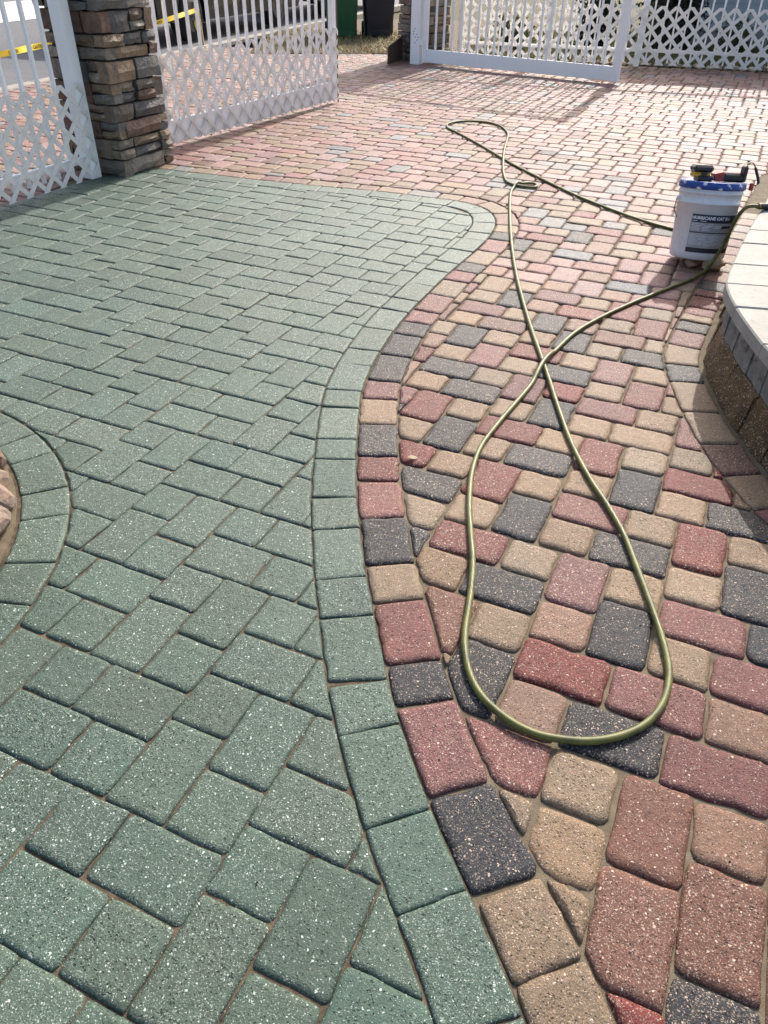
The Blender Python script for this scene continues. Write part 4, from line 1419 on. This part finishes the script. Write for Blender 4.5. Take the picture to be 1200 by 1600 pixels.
# ------------------------------------------------------------------ hose
h1 = [(1.597, 4.398), (1.458, 4.559), (1.321, 4.785), (1.179, 5.059), (1.034, 5.429), (0.932, 5.702), (0.839, 5.981), (0.695, 6.482), (0.549, 6.93), (0.488, 7.082), (0.474, 7.217), (0.508, 7.334), (0.638, 7.434), (0.807, 7.422), (0.923, 7.291), (0.965, 7.076), (0.962, 6.868), (0.915, 6.595), (0.848, 6.187), (0.798, 5.784), (0.775, 5.511), (0.779, 5.359), (0.821, 5.281), (0.899, 5.239), (0.946, 5.242), (0.966, 5.292), (0.947, 5.339), (0.883, 5.334), (0.823, 5.265), (0.778, 5.135), (0.744, 4.925), (0.698, 4.545), (0.646, 4.028), (0.616, 3.601), (0.605, 3.316), (0.598, 2.998), (0.599, 2.725), (0.599, 2.536), (0.597, 2.343), (0.599, 2.091), (0.617, 1.891), (0.642, 1.747), (0.657, 1.616), (0.658, 1.484), (0.658, 1.376), (0.656, 1.267), (0.648, 1.167), (0.632, 1.102), (0.6, 1.04), (0.553, 0.99), (0.492, 0.958), (0.424, 0.944), (0.36, 0.949), (0.31, 0.963), (0.262, 0.997), (0.22, 1.048), (0.197, 1.109), (0.191, 1.184), (0.197, 1.254), (0.217, 1.363), (0.233, 1.483), (0.237, 1.588), (0.243, 1.733), (0.263, 1.896), (0.301, 2.041), (0.367, 2.182), (0.45, 2.337), (0.527, 2.483), (0.594, 2.641), (0.672, 2.785), (0.78, 2.955), (0.921, 3.115), (1.102, 3.289), (1.293, 3.455), (1.436, 3.578)]
RH = .0084
path = [(2.3, 4.1, RH), (1.95, 4.22, RH), (1.76, 4.30, RH)] + [(x, y, RH) for x, y in h1]
path += [(1.525, 3.650, .022), (1.578, 3.700, .055), (1.607, 3.712, .115), (1.625, 3.712, .19), (1.635, 3.708, .255), (1.652, 3.700, .302), (1.676, 3.694, .325), (1.722, 3.707, .322), (1.79, 3.73, .3145), (1.90, 3.70, .3115), (2.15, 3.62, .3105)]
path[0:2] = [(1.93, 4.75, RH), (1.80, 4.42, RH)]
P3 = catmull(path, 8)
HOSE, HS = resample(relax(P3, 2), .008)
# lift the later pass over the earlier one where the hose crosses itself
for i in range(len(HOSE)):
    d = np.linalg.norm(HOSE[:, :2] - HOSE[i, :2], axis=1)
    earlier = (d < .055) & (HS < HS[i] - .12)
    if earlier.any():
        dm = d[earlier].min(); HOSE[i, 2] = max(HOSE[i, 2], RH + 2 * RH * 1.02 * max(0, 1 - (dm / .055) ** 2) ** .7)
zz = HOSE[:, 2].copy()
for _ in range(10): zz[1:-1] = np.maximum(zz[1:-1], (zz[:-2] + 2 * zz[1:-1] + zz[2:]) / 4)
HOSE[:, 2] = zz
m = NT('olive_hose'); p = m.pos()
c = m.mix(m.rng(m.noise(p, 22, 5, .65), .35, .68), (0.055, 0.055, 0.008), (0.150, 0.150, 0.026))
c = m.mix(m.rng(m.noise(p, 60, 4), .62, .70), c, (0.16, 0.21, 0.025))
c = m.mix(m.rng(m.noise(p, 130, 4), .60, .70, 0, .6), c, (0.05, 0.05, 0.03))
wv = m.n('TexWave'); wv.inputs['Scale'].default_value = 90; m.l(p, wv.inputs['Vector'])
MAT_HOSE = m.done(c, .50, m.bump(wv.outputs['Fac'], .25, .0008), .5)
cut = int(np.argmin(np.abs(HOSE[:, 0] - 1.728) + (HOSE[:, 2] < .25) * 9))
HT = Thing('garden_hose', (0.6, 2.6, 0), 'olive green garden hose looped across the coloured pavers', 'hose')
mb = MB(); mb.tube(HOSE[:cut + 1], RH, 12); mb.build('tube', MAT_HOSE, HT)
tail = [tuple(q) for q in HOSE[cut:]]
mb = MB(); mb.tube(tail, [.0145 + .001 * (k % 2) for k in range(len(tail))], 14); mb.build('coupling', MAT_BLK, HT)
mb = MB(); mb.tube([HOSE[cut - 1], HOSE[cut + 2]], .0135, 14); mb.build('collar', simple('brass', (.30, .24, .09), .4, metal=.8), HT)

# ------------------------------------------------------------------ things beyond the back fence
random.seed(31)


def shrub(x, y, r, h, cols, label, n=1500, leaf=.035):
    T = Thing('shrub', (x, y, 0), label, 'shrub', 'shrubs behind the back fence')
    mb = MB()
    tips = []
    for k in range(9):
        a = random.uniform(0, 6.28); t = random.uniform(.2, .8)
        tip = (x + r * t * math.cos(a), y + r * t * math.sin(a), h * random.uniform(.6, .95)); tips.append(tip)
        mb.tube([(x, y, 0), (x + r * t * .4 * math.cos(a), y + r * t * .4 * math.sin(a), h * .4), tip], [.012, .009, .004], 6)
    mb.build('stems', simple('bark', (.07, .05, .035), .85, .2, 40), T)
    v, f, c = [], [], []
    for i in range(n):
        tip = random.choice(tips); q = random.random()
        cx = x + (tip[0] - x) * q + random.gauss(0, r * .28); cy = y + (tip[1] - y) * q + random.gauss(0, r * .28); cz = max(.03, tip[2] * q + random.gauss(0, h * .13))
        d = Vector((random.gauss(0, 1), random.gauss(0, 1), random.gauss(.3, .8))).normalized(); e = d.cross(Vector((random.gauss(0, 1), random.gauss(0, 1), random.gauss(0, 1)))).normalized()
        L = leaf * random.uniform(.6, 1.4); k = len(v); o = Vector((cx, cy, cz))
        v += [o - d * L, o + e * L * .4, o + d * L, o - e * L * .4]; f.append((k, k + 1, k + 2, k + 3))
        cc = random.choice(cols); b = random.uniform(.6, 1.3); c += [(cc[0] * b, cc[1] * b, cc[2] * b, 1)] * 4
    T.part('foliage', v, f, MAT_LEAF, None, np.array(c)); return T


DK = [(.012, .020, .010), (.018, .028, .012), (.010, .015, .009)]
OL = [(.07, .09, .03), (.10, .11, .04), (.05, .07, .025)]
shrub(2.95, 13.1, .42, .95, DK, 'dark clipped shrub behind the fence, left of the post', 2600, .04)
shrub(4.05, 13.0, .55, 1.0, DK, 'larger dark evergreen shrub behind the fence beside the grey house', 4200, .04)
shrub(1.75, 12.9, .30, .45, OL, 'low yellow green shrub seen through the open gate leaf', 1300)
for i, (x, y, r, h) in enumerate(((4.9, 12.75, .3, .42), (5.5, 12.5, .32, .38))):
    shrub(x, y, r, h, OL, ('olive shrub at the foot of the grey house wall, nearer the dark shrub', 'olive shrub at the foot of the grey house wall, far right')[i], 1200)
HOU = Thing('house', (7.2, 15.2, 0), 'pale blue grey clapboard house behind the back fence', 'house')
hx = np.array((.975, -.222)); hn = np.array((-.222, -.975)); h0 = np.array((4.35, 14.1))
hq = lambda s_, o, z: (h0[0] + hx[0] * s_ + hn[0] * o, h0[1] + hx[1] * s_ + hn[1] * o, z)
MAT_SIDE = simple('grey_blue_siding', (0.30, 0.345, 0.36), .6, .05, 4); MAT_BASE = simple('house_base', (.22, .21, .20), .85, .2, 10, .004, 60)
mb = MB(); mb.prism([hq(0, 0, 0), hq(6, 0, 0), hq(6, -5, 0), hq(0, -5, 0)], (0, 0, 2.9)); mb.build('wall', MAT_SIDE, HOU)
mb = MB(); mb.prism([hq(-.02, .03, -.02), hq(6, .03, -.02), hq(6, .003, -.02), hq(-.02, .003, -.02)], (0, 0, .22)); mb.build('base', MAT_BASE, HOU)
for k in range(22):
    z = .22 + k * .12
    mb = MB(); mb.prism([hq(-.02, .003, z), hq(-.02, .022, z), hq(-.02, .006, z + .119), hq(-.02, .003, z + .119)], (hx[0] * 6.02, hx[1] * 6.02, 0)); mb.build('siding_board', MAT_SIDE, HOU)
mb = MB(); mb.prism([hq(-.3, .35, 2.9), hq(6.3, .35, 2.9), hq(6.3, -2.5, 4.3), hq(-.3, -2.5, 4.3)], (0, 0, .12)); mb.build('roof', simple('roof_shingle', (.06, .06, .065), .9, .2, 20), HOU)
mb = MB(); mb.prism([hq(2.5, .03, 1.1), hq(3.6, .03, 1.1), hq(3.6, .03, 2.3), hq(2.5, .03, 2.3)], (hn[0] * .02, hn[1] * .02, 0)); wf = mb.build('window', MAT_WHITE, HOU)
mb = MB(); mb.prism([hq(2.57, .052, 1.17), hq(3.53, .052, 1.17), hq(3.53, .052, 2.23), hq(2.57, .052, 2.23)], (hn[0] * .006, hn[1] * .006, 0)); mb.build('pane', simple('window_glass', (.02, .025, .03), .08), HOU, wf)
# pale edging stones under the back fence
random.seed(77)
i = 0; s_ = 1.6
while s_ < 5.3:
    r = random.uniform(.030, .055); p = FENCE_A + _fd * s_ + np.array((-_fd[1], _fd[0])) * random.uniform(.05, .11)
    rock(None, 'edging_stone', (p[0], p[1], r * .45), r, random.choice(((.50, .46, .38), (.55, .50, .40), (.42, .37, .30))), None, 2, (1.3, .9, .8), 300 + i, 'small pale edging stone along the foot of the back fence', 'stone', 'edging stones under the back fence')
    s_ += r * 2.3 + random.uniform(0, .03); i += 1

# a curled dry leaf fragment on the coloured border
v = [(0.0, 0.0, .004), (.012, .008, .008), (.027, .006, .005), (.034, -.002, .003), (.022, -.010, .004), (.009, -.008, .007)]
o = obj('dry_leaf', v, [(0, 1, 5), (1, 2, 4, 5), (2, 3, 4)], simple('dry_leaf', (.32, .24, .14), .7), None, True)
o.location = (0.068, 1.985, .002); tag(o, 'tiny curled dry leaf at the edge of the curved paver border', 'leaf')
